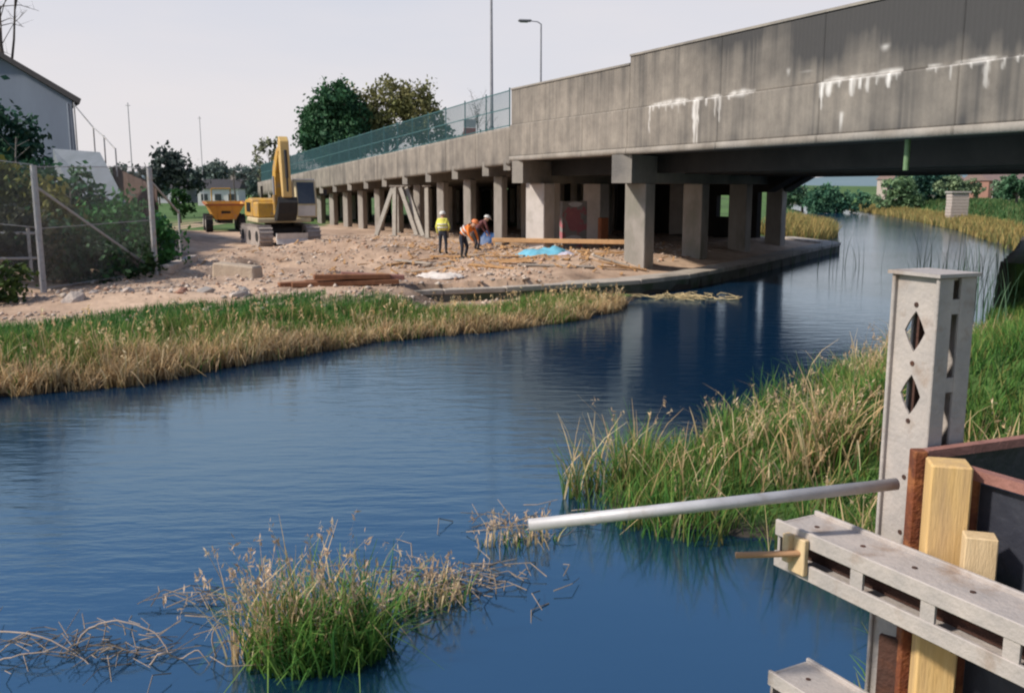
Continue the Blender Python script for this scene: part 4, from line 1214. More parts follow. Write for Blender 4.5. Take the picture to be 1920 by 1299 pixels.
# small rubble everywhere on the site: nobody could count it
def rubble(name, xs, ys, size, cols, label):
    base = np.array([(1, 0, 0), (-.9, .2, 0), (0, 1, .1), (.1, -.9, 0), (.1, 0, .8), (0, .1, -.6)], float)
    tri = np.array([(0, 2, 4), (2, 1, 4), (1, 3, 4), (3, 0, 4), (2, 0, 5), (1, 2, 5), (3, 1, 5), (0, 3, 5)])
    n_ = len(xs)
    zs = height(xs, ys)
    sz = size * (0.4 + rng.pareto(2.4, n_)).clip(.4, 3.2)
    a_ = rng.uniform(0, 6.3, n_)
    jit = rng.uniform(.6, 1.3, (n_, 6, 3))
    V = base[None] * jit
    X = V[..., 0] * np.cos(a_)[:, None] - V[..., 1] * np.sin(a_)[:, None]
    Y = V[..., 0] * np.sin(a_)[:, None] + V[..., 1] * np.cos(a_)[:, None]
    V = np.stack([X * sz[:, None] + xs[:, None], Y * sz[:, None] + ys[:, None], V[..., 2] * sz[:, None] * .7 + zs[:, None] + .01], -1)
    F = tri[None] + (np.arange(n_) * 6)[:, None, None]
    c = np.array(cols)[rng.integers(0, len(cols), n_)] * rng.uniform(.75, 1.2, (n_, 1))
    me = np_mesh(name, V.reshape(-1, 3), F.reshape(-1, 3), np.repeat(c, 6, 0))
    return tag(link(name, me, mat('rubble', (1, 1, 1), (.8, .78, .76), 5, .95, attr='tint')), label, 'rubble', kind='stuff')
xs = rng.uniform(-14, 9, 26000)
ys = rng.uniform(20, 60, 26000)
d_, k_ = canal_dist(xs, ys)
ok = (d_ > 2.6) & (k_ <= 1) & (xs > -13.5 + .02 * ys) & (fbm(xs * .5, ys * .5, 41) > -.35 + .5 * (ys > 46))
xs, ys = xs[ok], ys[ok]
rubble('rubble', xs, ys, .040, [(.56, .44, .35), (.50, .38, .30), (.60, .51, .43), (.46, .29, .20), (.38, .32, .28)], 'loose pinkish rubble scattered over the building site')

mb = MB()
for _ in range(420):
    x_, y_ = random.gauss(-1.0, 3.6), random.uniform(32.5, 45)
    if canal_dist(np.array([x_]), np.array([y_]))[0][0] < 1.6:
        continue
    z_ = hz_at(x_, y_)
    a_ = random.uniform(0, 3.14)
    l_ = random.uniform(.1, .45)
    mb.bar((x_, y_, z_ + .03), (x_ + l_ * math.cos(a_), y_ + l_ * math.sin(a_), z_ + random.uniform(.02, .2)), random.uniform(.03, .10), .03)
tag(mb.build('timber_offcuts', PLANK), 'splintered timber offcuts strewn over the dug ground before the piers', 'offcuts', kind='stuff')
# ------------------------------------------------------------------ left: wire fence, embankment, building
wf = thing('chain_link_fence', 'tall chain link fence on grey posts in front of the left embankment', 'fence', (0, 0, 0))
FP = [(-18.4, 22.6), (-12.95, 25.7), (-11.5, 30.1)]
FH = [3.5, 3.45, 3.4]
for (x_, y_), h_ in zip(FP, FH):
    z_ = hz_at(x_, y_)
    MB().tube((x_, y_, z_ - .3), (x_, y_, z_ + h_), .085, 10).build('post', GALV, wf)
for k in range(2):
    a, b = FP[k], FP[k + 1]
    za, zb = hz_at(*a), hz_at(*b)
    mb = MB()
    A, B = Vector((*a, 0)), Vector((*b, 0))
    ln = (B - A).length
    hh = min(FH[k], FH[k + 1])
    wires = 0.075
    N_ = int((ln + hh) / wires)
    def wp(u, h_):
        f_ = u / ln
        q_ = A.lerp(B, f_)
        return Vector((q_.x, q_.y, (za * (1 - f_) + zb * f_) + .05 + h_))
    for i in range(N_):
        s_ = i * wires
        u0, h0 = (s_, 0) if s_ < ln else (ln, s_ - ln)
        u1, h1 = (s_ - hh, hh) if s_ - hh > 0 else (0, s_)
        if h1 - h0 > .05:
            mb.tube(wp(u0, h0), wp(u1, h1), .0022, 3, cap=False)
            mb.tube(wp(ln - u0, h0), wp(ln - u1, h1), .0022, 3, cap=False)
    mb.build('wire_mesh', GALV, wf)
    for h_ in (.06, hh * .5, hh - .04):
        MB().tube(wp(0, h_), wp(ln, h_), .012, 6).build('line_wire', GALV, wf)
def strut(a, b, r_=.04):
    MB().tube(a, b, r_, 8).build('strut', GALV, wf)
z1_, z2_ = hz_at(*FP[1]), hz_at(*FP[2])
strut((FP[1][0], FP[1][1], z1_ + 2.9), (FP[2][0] - .05, FP[2][1] - .1, z2_ + .2))
strut((FP[2][0], FP[2][1], z2_ + 3.0), (FP[2][0] - .35, FP[2][1] + 3.4, z2_ + 1.9))
strut((FP[2][0] - .35, FP[2][1] + 3.4, z2_ + 2.0), (FP[2][0] - .35, FP[2][1] + 3.4, z2_ - .1))
# field gate rails at the far left
fg = thing('rail_fence', 'low grey two rail fence at the left edge behind the wire fence', 'fence', (0, 0, 0))
for x_, y_ in ((-17.6, 24.4), (-15.6, 25.4), (-13.6, 26.4)):
    z_ = .9
    MB().tube((x_, y_, z_), (x_, y_, z_ + 1.5), .05, 8).build('post', GALV, fg)
for h_ in (1.55, 2.25):
    MB().tube((-18.6, 23.9, h_ + .1), (-13.4, 26.5, h_), .04, 8).build('rail', GALV, fg)

# concrete ramp face with railing up the embankment
rp_ = thing('concrete_ramp', 'pale grey concrete ramp climbing the embankment to the building', 'ramp', (0, 0, 0))
mb = MB().add([(-21.2, 44.0, 5.3), (-18.6, 43.0, 5.1), (-14.3, 36.5, 1.6), (-16.2, 36.0, 1.6), (-21.2, 44.0, 3.5), (-18.6, 43.0, 3.3), (-14.3, 36.5, .2), (-16.2, 36.0, .2)],
              [(0, 3, 2, 1), (4, 5, 6, 7), (0, 1, 5, 4), (2, 3, 7, 6), (1, 2, 6, 5), (0, 4, 7, 3)])
mb.build('slab', mat('ramp_concrete', (0.18, 0.20, 0.23), (0.14, 0.16, 0.18), 1.2, .9, bump=.2), rp_)
rl = thing('handrail', 'thin grey handrail beside the end of the grey building', 'railing', (0, 0, 0))
hp = [Vector((-20.2, 44.3, 5.2)), Vector((-19.3, 44.1, 5.0)), Vector((-18.5, 43.3, 4.6)), Vector((-17.6, 42.3, 4.0))]
for q in hp:
    MB().tube(q, q + Vector((0, 0, 1.25 if q.x > -19.8 else 2.2)), .035, 8).build('post', GALV, rl)
MB().path([hp[0] + Vector((0, 0, 2.1)), hp[1] + Vector((0, 0, 1.25)), hp[2] + Vector((0, 0, 1.2)), hp[3] + Vector((0, 0, 1.2))], .03, n=8).build('top_rail', GALV, rl)
# brown board fence beyond the ramp: every board a piece
bf = thing('board_fence', 'dark brown board fence on the slope beside the concrete ramp', 'fence', (0, 0, 0))
A, B = Vector((-19.6, 46.6, 0)), Vector((-16.0, 42.6, 0))
nb_ = 30
for i in range(nb_):
    f0, f1 = i / nb_, (i + .93) / nb_
    a, b = A.lerp(B, f0), A.lerp(B, f1)
    zt = 4.55 - 1.0 * f0 + random.uniform(-.02, .02)
    zb = 2.9 - 1.5 * f0
    MB().prism([Vector((a.x, a.y, zb)), Vector((b.x, b.y, zb)), Vector((b.x + .03, b.y + .03, zb)), Vector((a.x + .03, a.y + .03, zb))], (0, 0, zt - zb)).build('board', BROWNF, bf)

bld = thing('building', 'grey blue clad building with dark sloping roof edge behind the bushes', 'building', (0, 0, 0))
F0 = 45.0
prof = [(-33, .5), (-20.5, .5), (-20.6, 7.55), (-23.7, 9.45), (-33, 9.7)]
MB().prism([(x_, F0, z_) for x_, z_ in prof], (-8.5, 14, 0)).build('wall', HOUSEG, bld)
MB().add([(-20.1, F0 - .35, 7.35), (-23.7, F0 - .35, 9.52), (-33, F0 - .35, 9.78), (-33, F0 - .35, 10.0), (-23.65, F0 - .35, 9.75), (-20.0, F0 - .35, 7.58),
          (-28.6, F0 + 14, 7.35), (-32.2, F0 + 14, 9.52), (-41.5, F0 + 14, 9.78), (-41.5, F0 + 14, 10.0), (-32.15, F0 + 14, 9.75), (-28.5, F0 + 14, 7.58)],
         [(0, 1, 4, 5), (1, 2, 3, 4), (11, 10, 7, 6), (10, 9, 8, 7), (5, 4, 10, 11), (4, 3, 9, 10), (1, 0, 6, 7), (2, 1, 7, 8), (0, 5, 11, 6), (3, 2, 8, 9)]).build('roof', ROOFD, bld)
MB().tube((-20.75, F0 - .1, 4.2), (-20.75, F0 - .1, 7.4), .06, 10).build('downpipe', mat('downpipe_grey', (0.22, 0.25, 0.30), (0.19, 0.21, 0.26), 3, .6), bld)

# ------------------------------------------------------------------ foliage
def leaves(name, cents, size, cols, m=LEAF, parent=None, droop=0.0):
    """one quad per leaf clump, random attitude"""
    n_ = len(cents)
    sz = size * rng.uniform(.55, 1.35, n_)
    u = rng.normal(size=(n_, 3))
    u /= np.linalg.norm(u, axis=1)[:, None]
    v = np.cross(u, rng.normal(size=(n_, 3)))
    v /= np.linalg.norm(v, axis=1)[:, None]
    a = u * sz[:, None]
    b = v * (sz * .62)[:, None]
    V = np.stack([cents - a, cents + b * .9 - a * .1, cents + a, cents - b], 1).reshape(-1, 3)
    Q = np.arange(n_ * 4).reshape(-1, 4)
    return link(name, np_mesh(name, V, Q, np.repeat(cols, 4, 0)), m, parent)

def crown_points(lobes, dens, seed):
    r_ = np.random.default_rng(seed)
    P, G = [], []
    for (cx, cy, cz, rx, ry, rz) in lobes:
        n_ = int(dens * (rx * ry + rx * rz + ry * rz) / 3 * 4 * math.pi)
        d = r_.normal(size=(n_, 3))
        d /= np.linalg.norm(d, axis=1)[:, None]
        # leaves gather in clumps at the ends of the boughs
        nc = max(9, n_ // 26)
        cd_ = r_.normal(size=(nc, 3))
        cd_ /= np.linalg.norm(cd_, axis=1)[:, None]
        own = r_.integers(0, nc, n_)
        cf_ = r_.uniform(.6, 1.1, nc)
        f = cf_[own]
        d = cd_[own] + r_.normal(size=(n_, 3)) * .17
        f *= 1 + .16 * vnoise(d[:, 0] * 3.1 + cx, d[:, 2] * 3.1 + cy, seed) + .10 * vnoise(d[:, 1] * 7, d[:, 2] * 7 + cz, seed + 2)
        q = np.stack([cx + d[:, 0] * rx * f, cy + d[:, 1] * ry * f, cz + d[:, 2] * rz * f], 1)
        keep = fbm(q[:, 0] * 1.6 + seed, q[:, 2] * 1.6 + q[:, 1], seed + 5) > -.45
        P.append(q[keep])
        G.append(f[keep])
    return np.concatenate(P)

def shades(pts_, c1, c2, seed, amt=.35):
    k = np.clip(.5 + .7 * fbm(pts_[:, 0] * .9, pts_[:, 2] * .9 + pts_[:, 1] * .5, seed), 0, 1)[:, None]
    c = np.array(c1) * (1 - k) + np.array(c2) * k
    return c * rng.uniform(1 - amt, 1 + amt, (len(pts_), 1))

def tree(name, label, base, h_, lobes, c1, c2, leaf=.3, dens=26, seed=1, group=None, cat='tree', trunk=.22, bare=False):
    """lobes relative to the base, in metres"""
    t_ = thing(name, label, cat, base, 0, group)
    r_ = random.Random(seed)
    mb_ = MB()
    top = Vector((r_.uniform(-.2, .2), r_.uniform(-.2, .2), h_ * .72))
    pts_ = [Vector((0, 0, -.3)), Vector((r_.uniform(-.1, .1), 0, h_ * .22)), Vector((r_.uniform(-.2, .2), r_.uniform(-.2, .2), h_ * .45)), top]
    mb_.path(pts_, trunk, trunk * .35, 9)
    for lb in lobes:
        c_ = Vector(lb[:3])
        s_ = pts_[1].lerp(pts_[3], r_.uniform(.15, .8))
        m_ = s_.lerp(c_, .5) + Vector((r_.uniform(-.3, .3), r_.uniform(-.3, .3), r_.uniform(-.1, .4)))
        mb_.path([s_, m_, c_], trunk * .42, trunk * .12, 6)
        for _ in range(5 if not bare else 16):
            e_ = c_ + Vector((r_.uniform(-1, 1) * lb[3], r_.uniform(-1, 1) * lb[4], r_.uniform(-.6, 1.05) * lb[5]))
            k_ = m_.lerp(c_, r_.uniform(.2, 1))
            mid_ = k_.lerp(e_, .5) + Vector((r_.uniform(-.2, .2), r_.uniform(-.2, .2), .15))
            mb_.path([k_, mid_, e_], trunk * .13, trunk * .04, 4)
            if bare:
                for _2 in range(4):
                    f_ = mid_.lerp(e_, r_.uniform(.1, .9))
                    mb_.tube(f_, f_ + Vector((r_.uniform(-.8, .8), r_.uniform(-.8, .8), r_.uniform(.1, 1.0))) * (.18 * h_ * .35), trunk * .045, 3, trunk * .015)
    mb_.build('trunk', BARK, t_)
    if dens > 0:
        P_ = crown_points(lobes, dens, seed)
        leaves('crown', P_, leaf, shades(P_, c1, c2, seed), parent=t_)
    return t_

DKG, MDG = (.035, .10, .055), (.075, .18, .075)
OLV, GLD = (.15, .165, .06), (.28, .25, .11)
# trees standing behind the viaduct
tree('broadleaf_tree', 'dark green rounded tree rising behind the left part of the viaduct', (-16.2, 88, 1.2), 11,
     [(-1.5, 0, 7.9, 1.7, 1.7, 2.1), (.0, 0, 10.1, 1.7, 1.6, 1.7), (1.3, .5, 8.9, 1.6, 1.6, 2.0), (-.9, -.6, 6.2, 2.1, 1.8, 2.0), (1.2, 0, 6.4, 1.9, 1.8, 2.0)], DKG, MDG, .20, 75, 11, trunk=.35)
tree('olive_tree', 'olive gold tree in young leaf just right of the dark green tree', (-11.8, 90, 1.2), 11,
     [(-2.4, 0, 9.4, 2.0, 1.8, 1.9), (.6, .4, 10.7, 2.0, 1.8, 1.5), (2.9, 0, 9.9, 2.0, 1.7, 1.9), (.3, 0, 8.4, 2.8, 2.0, 1.8), (3.6, 0, 8.0, 2.0, 1.7, 1.8), (-1.8, 0, 7.4, 2.6, 2, 1.8)], OLV, GLD, .19, 42, 12, trunk=.32)
tree('bare_tree', 'thin leafless tree behind the fence near the tall lamp post', (-2.7, 84, 1.4), 10, [(-.3, 0, 8.8, 1.3, 1.0, 2.0), (.5, 0, 7.0, 1.4, 1.2, 1.6)], OLV, GLD, .2, 0, 13, trunk=.16, bare=True)
tree('young_tree', 'pale greyish green bush showing through the fence near the lamp post', (-4.2, 80, 1.4), 6.4, [(-1.0, 0, 5.3, 1.5, 1.2, 1.2), (.8, 0, 5.6, 1.3, 1.2, 1.3)], (.10, .16, .13), (.17, .21, .17), .24, 20, 14, trunk=.14)
tree('pale_tree', 'thin pale tree just left of the raised excavator boom', (-24.6, 96, 1.2), 7.4, [(0, 0, 5.6, 1.3, 1.3, 1.9), (.7, 0, 4.0, 1.3, 1.2, 1.6)], (.16, .17, .10), (.24, .24, .16), .25, 12, 15, trunk=.15)

# bushes on the left embankment
def bush(label, x_, y_, lobes, c1, c2, leaf=.13, dens=95, seed=1, name='bush'):
    t_ = thing(name, label, 'bush', (x_, y_, hz_at(x_, y_)), 0, 'bushes on the left embankment')
    P_ = crown_points(lobes, dens, seed)
    mb_ = MB()
    r_ = random.Random(seed)
    for lb in lobes:
        for _ in range(4):
            c_ = Vector(lb[:3]) + Vector((r_.uniform(-.6, .6) * lb[3], r_.uniform(-.6, .6) * lb[4], r_.uniform(-.2, .7) * lb[5]))
            mb_.path([Vector((lb[0] * .3, lb[1] * .3, -.1)), Vector((lb[0] * .7, lb[1] * .7, c_.z * .5)), c_], .035, .01, 4)
    mb_.build('stems', BARK, t_)
    leaves('foliage', P_, leaf, shades(P_, c1, c2, seed), parent=t_)
    return t_
bush('dark green ivy covered bush against the grey building', -20.9, 36.0, [(0, 0, 1.8, 2.2, 1.6, 1.7), (-2.0, 0, 2.6, 2.0, 1.5, 1.8), (1.9, -.6, 1.2, 1.5, 1.2, 1.3)], (.018, .06, .045), (.04, .11, .065), .16, 70, 21)
bush('olive and yellow flowering bush behind the left fence post', -15.4, 29.2, [(-.9, 0, 1.7, 1.3, 1.1, 1.4), (.4, 0, 1.2, 1.2, 1.0, 1.2), (-1.7, 0, 2.3, 1.1, 1.0, 1.2), (1.0, 0, .8, .9, .8, .9)], (.11, .13, .035), (.23, .21, .06), .12, 95, 22)
bush('tangled brownish bramble at the left edge below the olive bush', -15.6, 26.6, [(0, 0, .8, 1.6, .9, .9), (1.4, .2, .7, 1.1, .8, .8)], (.035, .045, .03), (.08, .075, .04), .11, 95, 23)
bush('bright green bush between the two fence posts', -12.9, 31.2, [(0, 0, 1.2, 1.1, 1.0, 1.2), (.9, .2, .8, .75, .8, .9), (-.9, 0, .9, .9, .8, 1.0), (.2, 0, .4, 1.3, .8, .6)], (.03, .12, .035), (.07, .22, .055), .10, 120, 24)
bush('dark green bush in the middle of the fence bay', -13.9, 28.3, [(0, 0, .9, 1.2, .9, 1.0), (1.1, .2, .6, .9, .8, .7)], (.022, .06, .032), (.05, .12, .045), .11, 110, 25)
bush('mid green bush on the slope above the fence bay', -17.4, 33.4, [(0, 0, 1.1, 1.8, 1.2, 1.3), (1.7, 0, .9, 1.3, 1.0, 1.1), (-1.6, 0, 1.8, 1.4, 1.2, 1.5), (2.7, 0, .5, .9, .8, .8)], (.03, .095, .055), (.07, .17, .08), .13, 85, 26)
bush('small dark bush at the foot of the right fence post', -11.7, 29.2, [(0, 0, .4, .6, .5, .5)], (.02, .05, .02), (.05, .10, .03), .09, 150, 27)
bush('low dark scrub at the left edge beside the rubble strip', -12.9, 22.6, [(0, 0, .5, 1.0, .8, .6), (-1.5, 0, .8, 1.2, .9, .9)], (.02, .05, .02), (.09, .13, .03), .09, 130, 28)
bush('teal green bush leaning over the lower end of the concrete ramp', -14.2, 34.6, [(0, 0, .9, 1.3, 1.0, 1.1), (1.0, 0, .6, .9, .8, .8)], (.03, .09, .065), (.06, .15, .09), .12, 95, 29)
# bare tree in the top left corner and thin saplings
tree('bare_tree', 'tall leafless tree at the top left corner behind the building', (-26.2, 50, 3.2), 13, [(0, 0, 9.5, 1.9, 1.4, 2.6), (-1.4, 0, 7.5, 1.8, 1.2, 2.0), (1.0, 0, 11.5, 1.2, 1.2, 2.2)], OLV, GLD, .2, 0, 31, trunk=.2, bare=True)
for k, (x_, y_, h_, s_) in enumerate([(-17.6, 33.8, 3.2, 'thin grey sapling trunk in front of the grey building'), (-15.2, 32.5, 2.4, 'slender pale sapling between the two fence posts')]):
    t_ = thing('sapling', s_, 'sapling', (x_, y_, hz_at(x_, y_)))
    mb_ = MB().path([Vector((0, 0, -.1)), Vector((.05, 0, h_ * .4)), Vector((-.04, 0, h_ * .75)), Vector((.05, 0, h_))], .05, .015, 6)
    for _ in range(9):
        z_ = random.uniform(.4, .95) * h_
        mb_.tube((0, 0, z_), (random.uniform(-.5, .5), random.uniform(-.4, .4), z_ + random.uniform(.2, .6)), .012, 4, .005)
    mb_.build('trunk', mat('pale_bark', (0.28, 0.25, 0.22), (0.2, 0.18, 0.16), 6, .9), t_)

# ------------------------------------------------------------------ the far left: trees, a white house, poles
def house(label, x_, y_, w_, dp_, h_, rh, wall, roof, rz=0.0, nwin=3, z0=None):
    z_ = hz_at(x_, y_) if z0 is None else z0
    t_ = thing('house', label, 'house', (x_, y_, z_), rz)
    MB().box((0, 0, h_ / 2 - .3), (w_, dp_, h_ + .6)).build('wall', wall, t_)
    ro = MB().prism([(-w_ / 2 - .25, -dp_ / 2 - .3, h_), (-w_ / 2 - .25, dp_ / 2 + .3, h_), (-w_ / 2 - .25, 0, h_ + rh)], (w_ + .5, 0, 0)).build('roof', roof, t_)
    MB().box((w_ * .3, 0, h_ + rh), (.7, .6, 1.2)).build('chimney', BRICKP, ro)
    for i in range(nwin):
        xx = (i + .5) / nwin * w_ - w_ / 2
        for zz in ([h_ * .5] if h_ < 3.5 else [h_ * .28, h_ * .75]):
            f_ = MB().box((xx, -dp_ / 2 - .02, zz), (1.2, .08, 1.2)).build('window', WHITE, t_)
            MB().box((xx, -dp_ / 2 - .065, zz), (1.0, .03, 1.0)).build('pane', GLASS, f_)
    return t_
house('small white house with dark roof beyond the orange dumper', -46, 150, 6.2, 6, 2.6, 1.5, HOUSEW, ROOFD, .1, 3)
house('low grey house far away left of the white house', -62, 172, 8, 6, 2.6, 1.6, mat('grey_house', (.45, .45, .48), (.4, .4, .43), 2, .9), ROOFD, -.1, 3)
tree('dark_tree', 'dark grey green tree beyond the right fence post', (-31.5, 88, 1.6), 5.8, [(-.6, 0, 3.6, 2.0, 1.6, 1.6), (1.2, 0, 3.0, 1.6, 1.4, 1.4), (-1.9, 0, 2.6, 1.6, 1.2, 1.4)], (.04, .06, .06), (.07, .09, .08), .26, 24, 41, trunk=.16)
tree('round_bush', 'small round dark green bush left of the orange dumper', (-26.4, 75, .9), 2.6, [(0, 0, 1.3, .9, .9, 1.1)], (.02, .07, .02), (.05, .12, .03), .16, 60, 42, trunk=.1, cat='bush')
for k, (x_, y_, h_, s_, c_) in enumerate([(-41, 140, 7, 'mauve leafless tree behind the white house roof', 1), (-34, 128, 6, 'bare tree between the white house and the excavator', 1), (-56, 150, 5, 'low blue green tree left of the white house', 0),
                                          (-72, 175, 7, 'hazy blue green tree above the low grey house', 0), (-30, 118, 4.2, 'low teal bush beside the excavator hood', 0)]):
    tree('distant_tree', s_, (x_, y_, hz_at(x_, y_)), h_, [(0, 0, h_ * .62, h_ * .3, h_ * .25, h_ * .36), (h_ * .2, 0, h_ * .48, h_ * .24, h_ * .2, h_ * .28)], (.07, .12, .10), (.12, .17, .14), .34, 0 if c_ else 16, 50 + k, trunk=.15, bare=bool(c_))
HZ = ['leftmost, above the brown board fence', 'second from the left', 'third from the left', 'tallest, above the dumper', 'fifth from the left', 'just left of the excavator boom', 'behind the excavator']
for k, (x_, y_, h_) in enumerate([(-66, 176, 7.5), (-61, 180, 6.2), (-55, 170, 7.8), (-49, 176, 8.6), (-43.5, 168, 6.6), (-38.5, 165, 7.6), (-34, 160, 6.0)]):
    r_ = random.Random(90 + k)
    tree('haze_tinted_tree', 'haze tinted blue green far tree on the left, ' + HZ[k], (x_, y_, hz_at(x_, y_)), h_, [(r_.uniform(-.4, .4) * h_, 0, r_.uniform(.25, .75) * h_, r_.uniform(.18, .34) * h_, .25 * h_, r_.uniform(.16, .28) * h_) for _ in range(7)], (.13, .18, .17), (.20, .24, .22), .30, 16, 90 + k, 'hazy trees on the far left', trunk=.16)  # distance haze is put into the pale blue green leaf colours
for k, (x_, y_, h_, s_) in enumerate([(-42, 105, 11.5, 'thin distant pole above the brown board fence'), (-45, 138, 12.5, 'thin distant pole above the far left trees')]):
    t_ = thing('utility_pole', s_, 'pole', (x_, y_, 1.2))
    MB().tube((0, 0, 0), (0, 0, h_), .075, 8, .05).build('mast', mat('pole_timber', (.50, .48, .50), (.44, .42, .44), 4, .9), t_)
    MB().box((0, 0, h_ - .3), (.5, .07, .07)).build('cross_arm', MATS['pole_timber'], t_)

# ------------------------------------------------------------------ beyond the bridge on the right
for k, (px, y_, h_, c1, c2, s_) in enumerate([
        (42.5, 138, 5.2, (.05, .11, .07), (.10, .17, .10), 'mid green tree at the far bend of the canal, leftmost'),
        (47.2, 135, 6.0, (.03, .09, .06), (.07, .14, .08), 'dark green tree at the far bend, second from the left'),
        (51.5, 130, 5.4, (.08, .14, .08), (.14, .20, .10), 'pale green tree at the far bend, third from the left'),
        (60, 140, 6.4, (.025, .07, .06), (.05, .11, .08), 'dark blue green tree right of the far bend'),
        (62, 132, 4.2, (.10, .15, .09), (.17, .21, .12), 'pale sage bush in front of the dark blue green tree'),
        (55.5, 104, 4.2, (.03, .08, .05), (.06, .12, .06), 'dark green tree just left of the stone pillar'),
        (54, 90, 4.6, (.04, .09, .04), (.09, .16, .06), 'green tree at the right edge beyond the canal'),
        (62, 118, 5.0, (.07, .12, .08), (.12, .17, .10), 'greyish green tree behind the stone pillar')]):
    z_ = hz_at(px, y_)
    h_ *= .95 if k < 5 else .75
    r_ = random.Random(k * 7 + 1)
    tree('canal_tree', s_, (px, y_, z_), h_, [(r_.uniform(-.7, .7) * h_, 0, r_.uniform(.3, .72) * h_, r_.uniform(.16, .34) * h_, h_ * .25, r_.uniform(.16, .3) * h_) for _ in range(9 if k < 5 else 6)], tuple(v * 1.5 for v in c1), tuple(v * 1.7 for v in c2), .24, 34, 60 + k, trunk=.2, group='trees along the far canal')
house('pinkish terraced house on the far bank under the bridge soffit', 71, 165, 12, 7, 4.4, 1.8, BRICKP, ROOFR, .25, 4, 0.6)
house('red roofed house right of the pinkish terrace on the far bank', 88, 170, 11, 7, 4.2, 1.9, mat('red_brick', (.33, .18, .14), (.27, .14, .11), 5, .9), ROOFR, .2, 4, 0.6)
house('pale house with red brown roof at the far right under the bridge', 84, 138, 9, 7, 3.4, 1.7, HOUSEW, ROOFR, .3, 3, 0.6)
sp = thing('stone_pillar', 'broad pale stone pillar on the far bank seen under the bridge', 'pillar', (43.4, 92, hz_at(43.4, 92)))
for i in range(9):
    MB().box((random.uniform(-.02, .02), 0, .14 + i * .30), (1.7, 1.2, .285)).build('stone_course', BRICKP, sp, bevel=.03)
MB().box((0, 0, 2.86), (1.95, 1.45, .2)).build('cap', CONC_P, sp, bevel=.04)
# distant hill
hx = np.linspace(-900, 1300, 90)
hv, hq = [], []
for i, x_ in enumerate(hx):
    e_ = 10 + 10 * float(vnoise(x_ * .004, .3, 3)) + 16 * max(0, (x_ - 100) / 900)
    hv += [(x_, 900, -5), (x_, 980, e_ * .7 + 4), (x_, 1100, e_ + 6), (x_, 1300, -5)]
for i in range(89):
    for j in range(3):
        hq.append((i * 4 + j, (i + 1) * 4 + j, (i + 1) * 4 + j + 1, i * 4 + j + 1))
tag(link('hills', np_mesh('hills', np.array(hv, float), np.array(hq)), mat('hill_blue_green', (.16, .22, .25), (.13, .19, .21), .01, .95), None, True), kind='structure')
# ------------------------------------------------------------------ reeds and grass
STRAW = np.array([(.86, .64, .36), (.78, .54, .27), (.90, .74, .47), (.66, .44, .24), (.84, .58, .34)])
GREEN = np.array([(.10, .25, .05), (.15, .31, .06), (.07, .20, .045), (.20, .32, .07)])
OLIVE = np.array([(.26, .26, .08), (.34, .30, .10), (.22, .24, .07)])

def blades(x, y, z, h, wdt, lean, curl, c_base, c_tip, segs=4, kink=None):
    """curved tapering ribbons; all arguments per blade"""
    n_ = len(x)
    th = rng.uniform(0, 2 * np.pi, n_)
    ld = np.stack([np.cos(th), np.sin(th)], 1)
    fa = th + rng.uniform(.6, 2.5, n_)
    sd = np.stack([np.cos(fa), np.sin(fa)], 1)
    V, C = [], []
    for k in range(segs + 1):
        f = k / segs
        off = (lean * f + curl * f ** 2.6) * h
        zz = h * (f - .35 * curl * f ** 3)
        if kink is not None:
            zz = zz - np.where(kink, h * np.clip(f - .55, 0, 1) * 1.5, 0)
        wk = wdt * (1 - .85 * f ** 1.5) * .5
        cx = x + ld[:, 0] * off
        cy = y + ld[:, 1] * off
        V.append(np.stack([cx - sd[:, 0] * wk, cy - sd[:, 1] * wk, z + zz], 1))
        V.append(np.stack([cx + sd[:, 0] * wk, cy + sd[:, 1] * wk, z + zz], 1))
        c = c_base * (1 - f) + c_tip * f
        C += [c, c]
    V = np.stack(V, 1)
    C = np.stack(C, 1)
    m_ = 2 * (segs + 1)
    q = np.array([(2 * k, 2 * k + 1, 2 * k + 3, 2 * k + 2) for k in range(segs)])
    Q = q[None] + (np.arange(n_) * m_)[:, None, None]
    return V.reshape(-1, 3), Q.reshape(-1, 4), C.reshape(-1, 3), (x + ld[:, 0] * (lean + curl) * h, y + ld[:, 1] * (lean + curl) * h, z + h * (1 - .35 * curl))

def plumes(tips, size, col):
    """feathery seed heads: a few thin flakes about each tip"""
    n_ = len(tips)
    k = 7
    t_ = np.repeat(tips, k, 0) + rng.normal(size=(n_ * k, 3)) * size * np.array([.35, .35, .8])
    u = rng.normal(size=(n_ * k, 3)) * np.array([.6, .6, 1.2])
    u /= np.linalg.norm(u, axis=1)[:, None]
    v = np.cross(u, rng.normal(size=(n_ * k, 3)))
    v /= np.linalg.norm(v, axis=1)[:, None]
    s = size * rng.uniform(.4, .9, n_ * k)[:, None]
    V = np.stack([t_ - u * s, t_ + v * s * .28, t_ + u * s, t_ - v * s * .28], 1).reshape(-1, 3)
    Q = np.arange(n_ * k * 4).reshape(-1, 4)
    C = np.repeat(np.repeat(col, k, 0) * rng.uniform(.8, 1.2, (n_ * k, 1)), 4, 0)
    return V, Q, C

def bed(name, label, sets, m=REED, cat='reeds'):
    V, Q, C, b = [], [], [], 0
    for v, q, c in sets:
        V.append(v)
        Q.append(q + b)
        C.append(c)
        b += len(v)
    return tag(link(name, np_mesh(name, np.concatenate(V), np.concatenate(Q), np.concatenate(C)), m), label, cat, kind='stuff')

def pick(pal, n_, j=.25):
    return pal[rng.integers(0, len(pal), n_)] * rng.uniform(1 - j, 1 + j, (n_, 1))

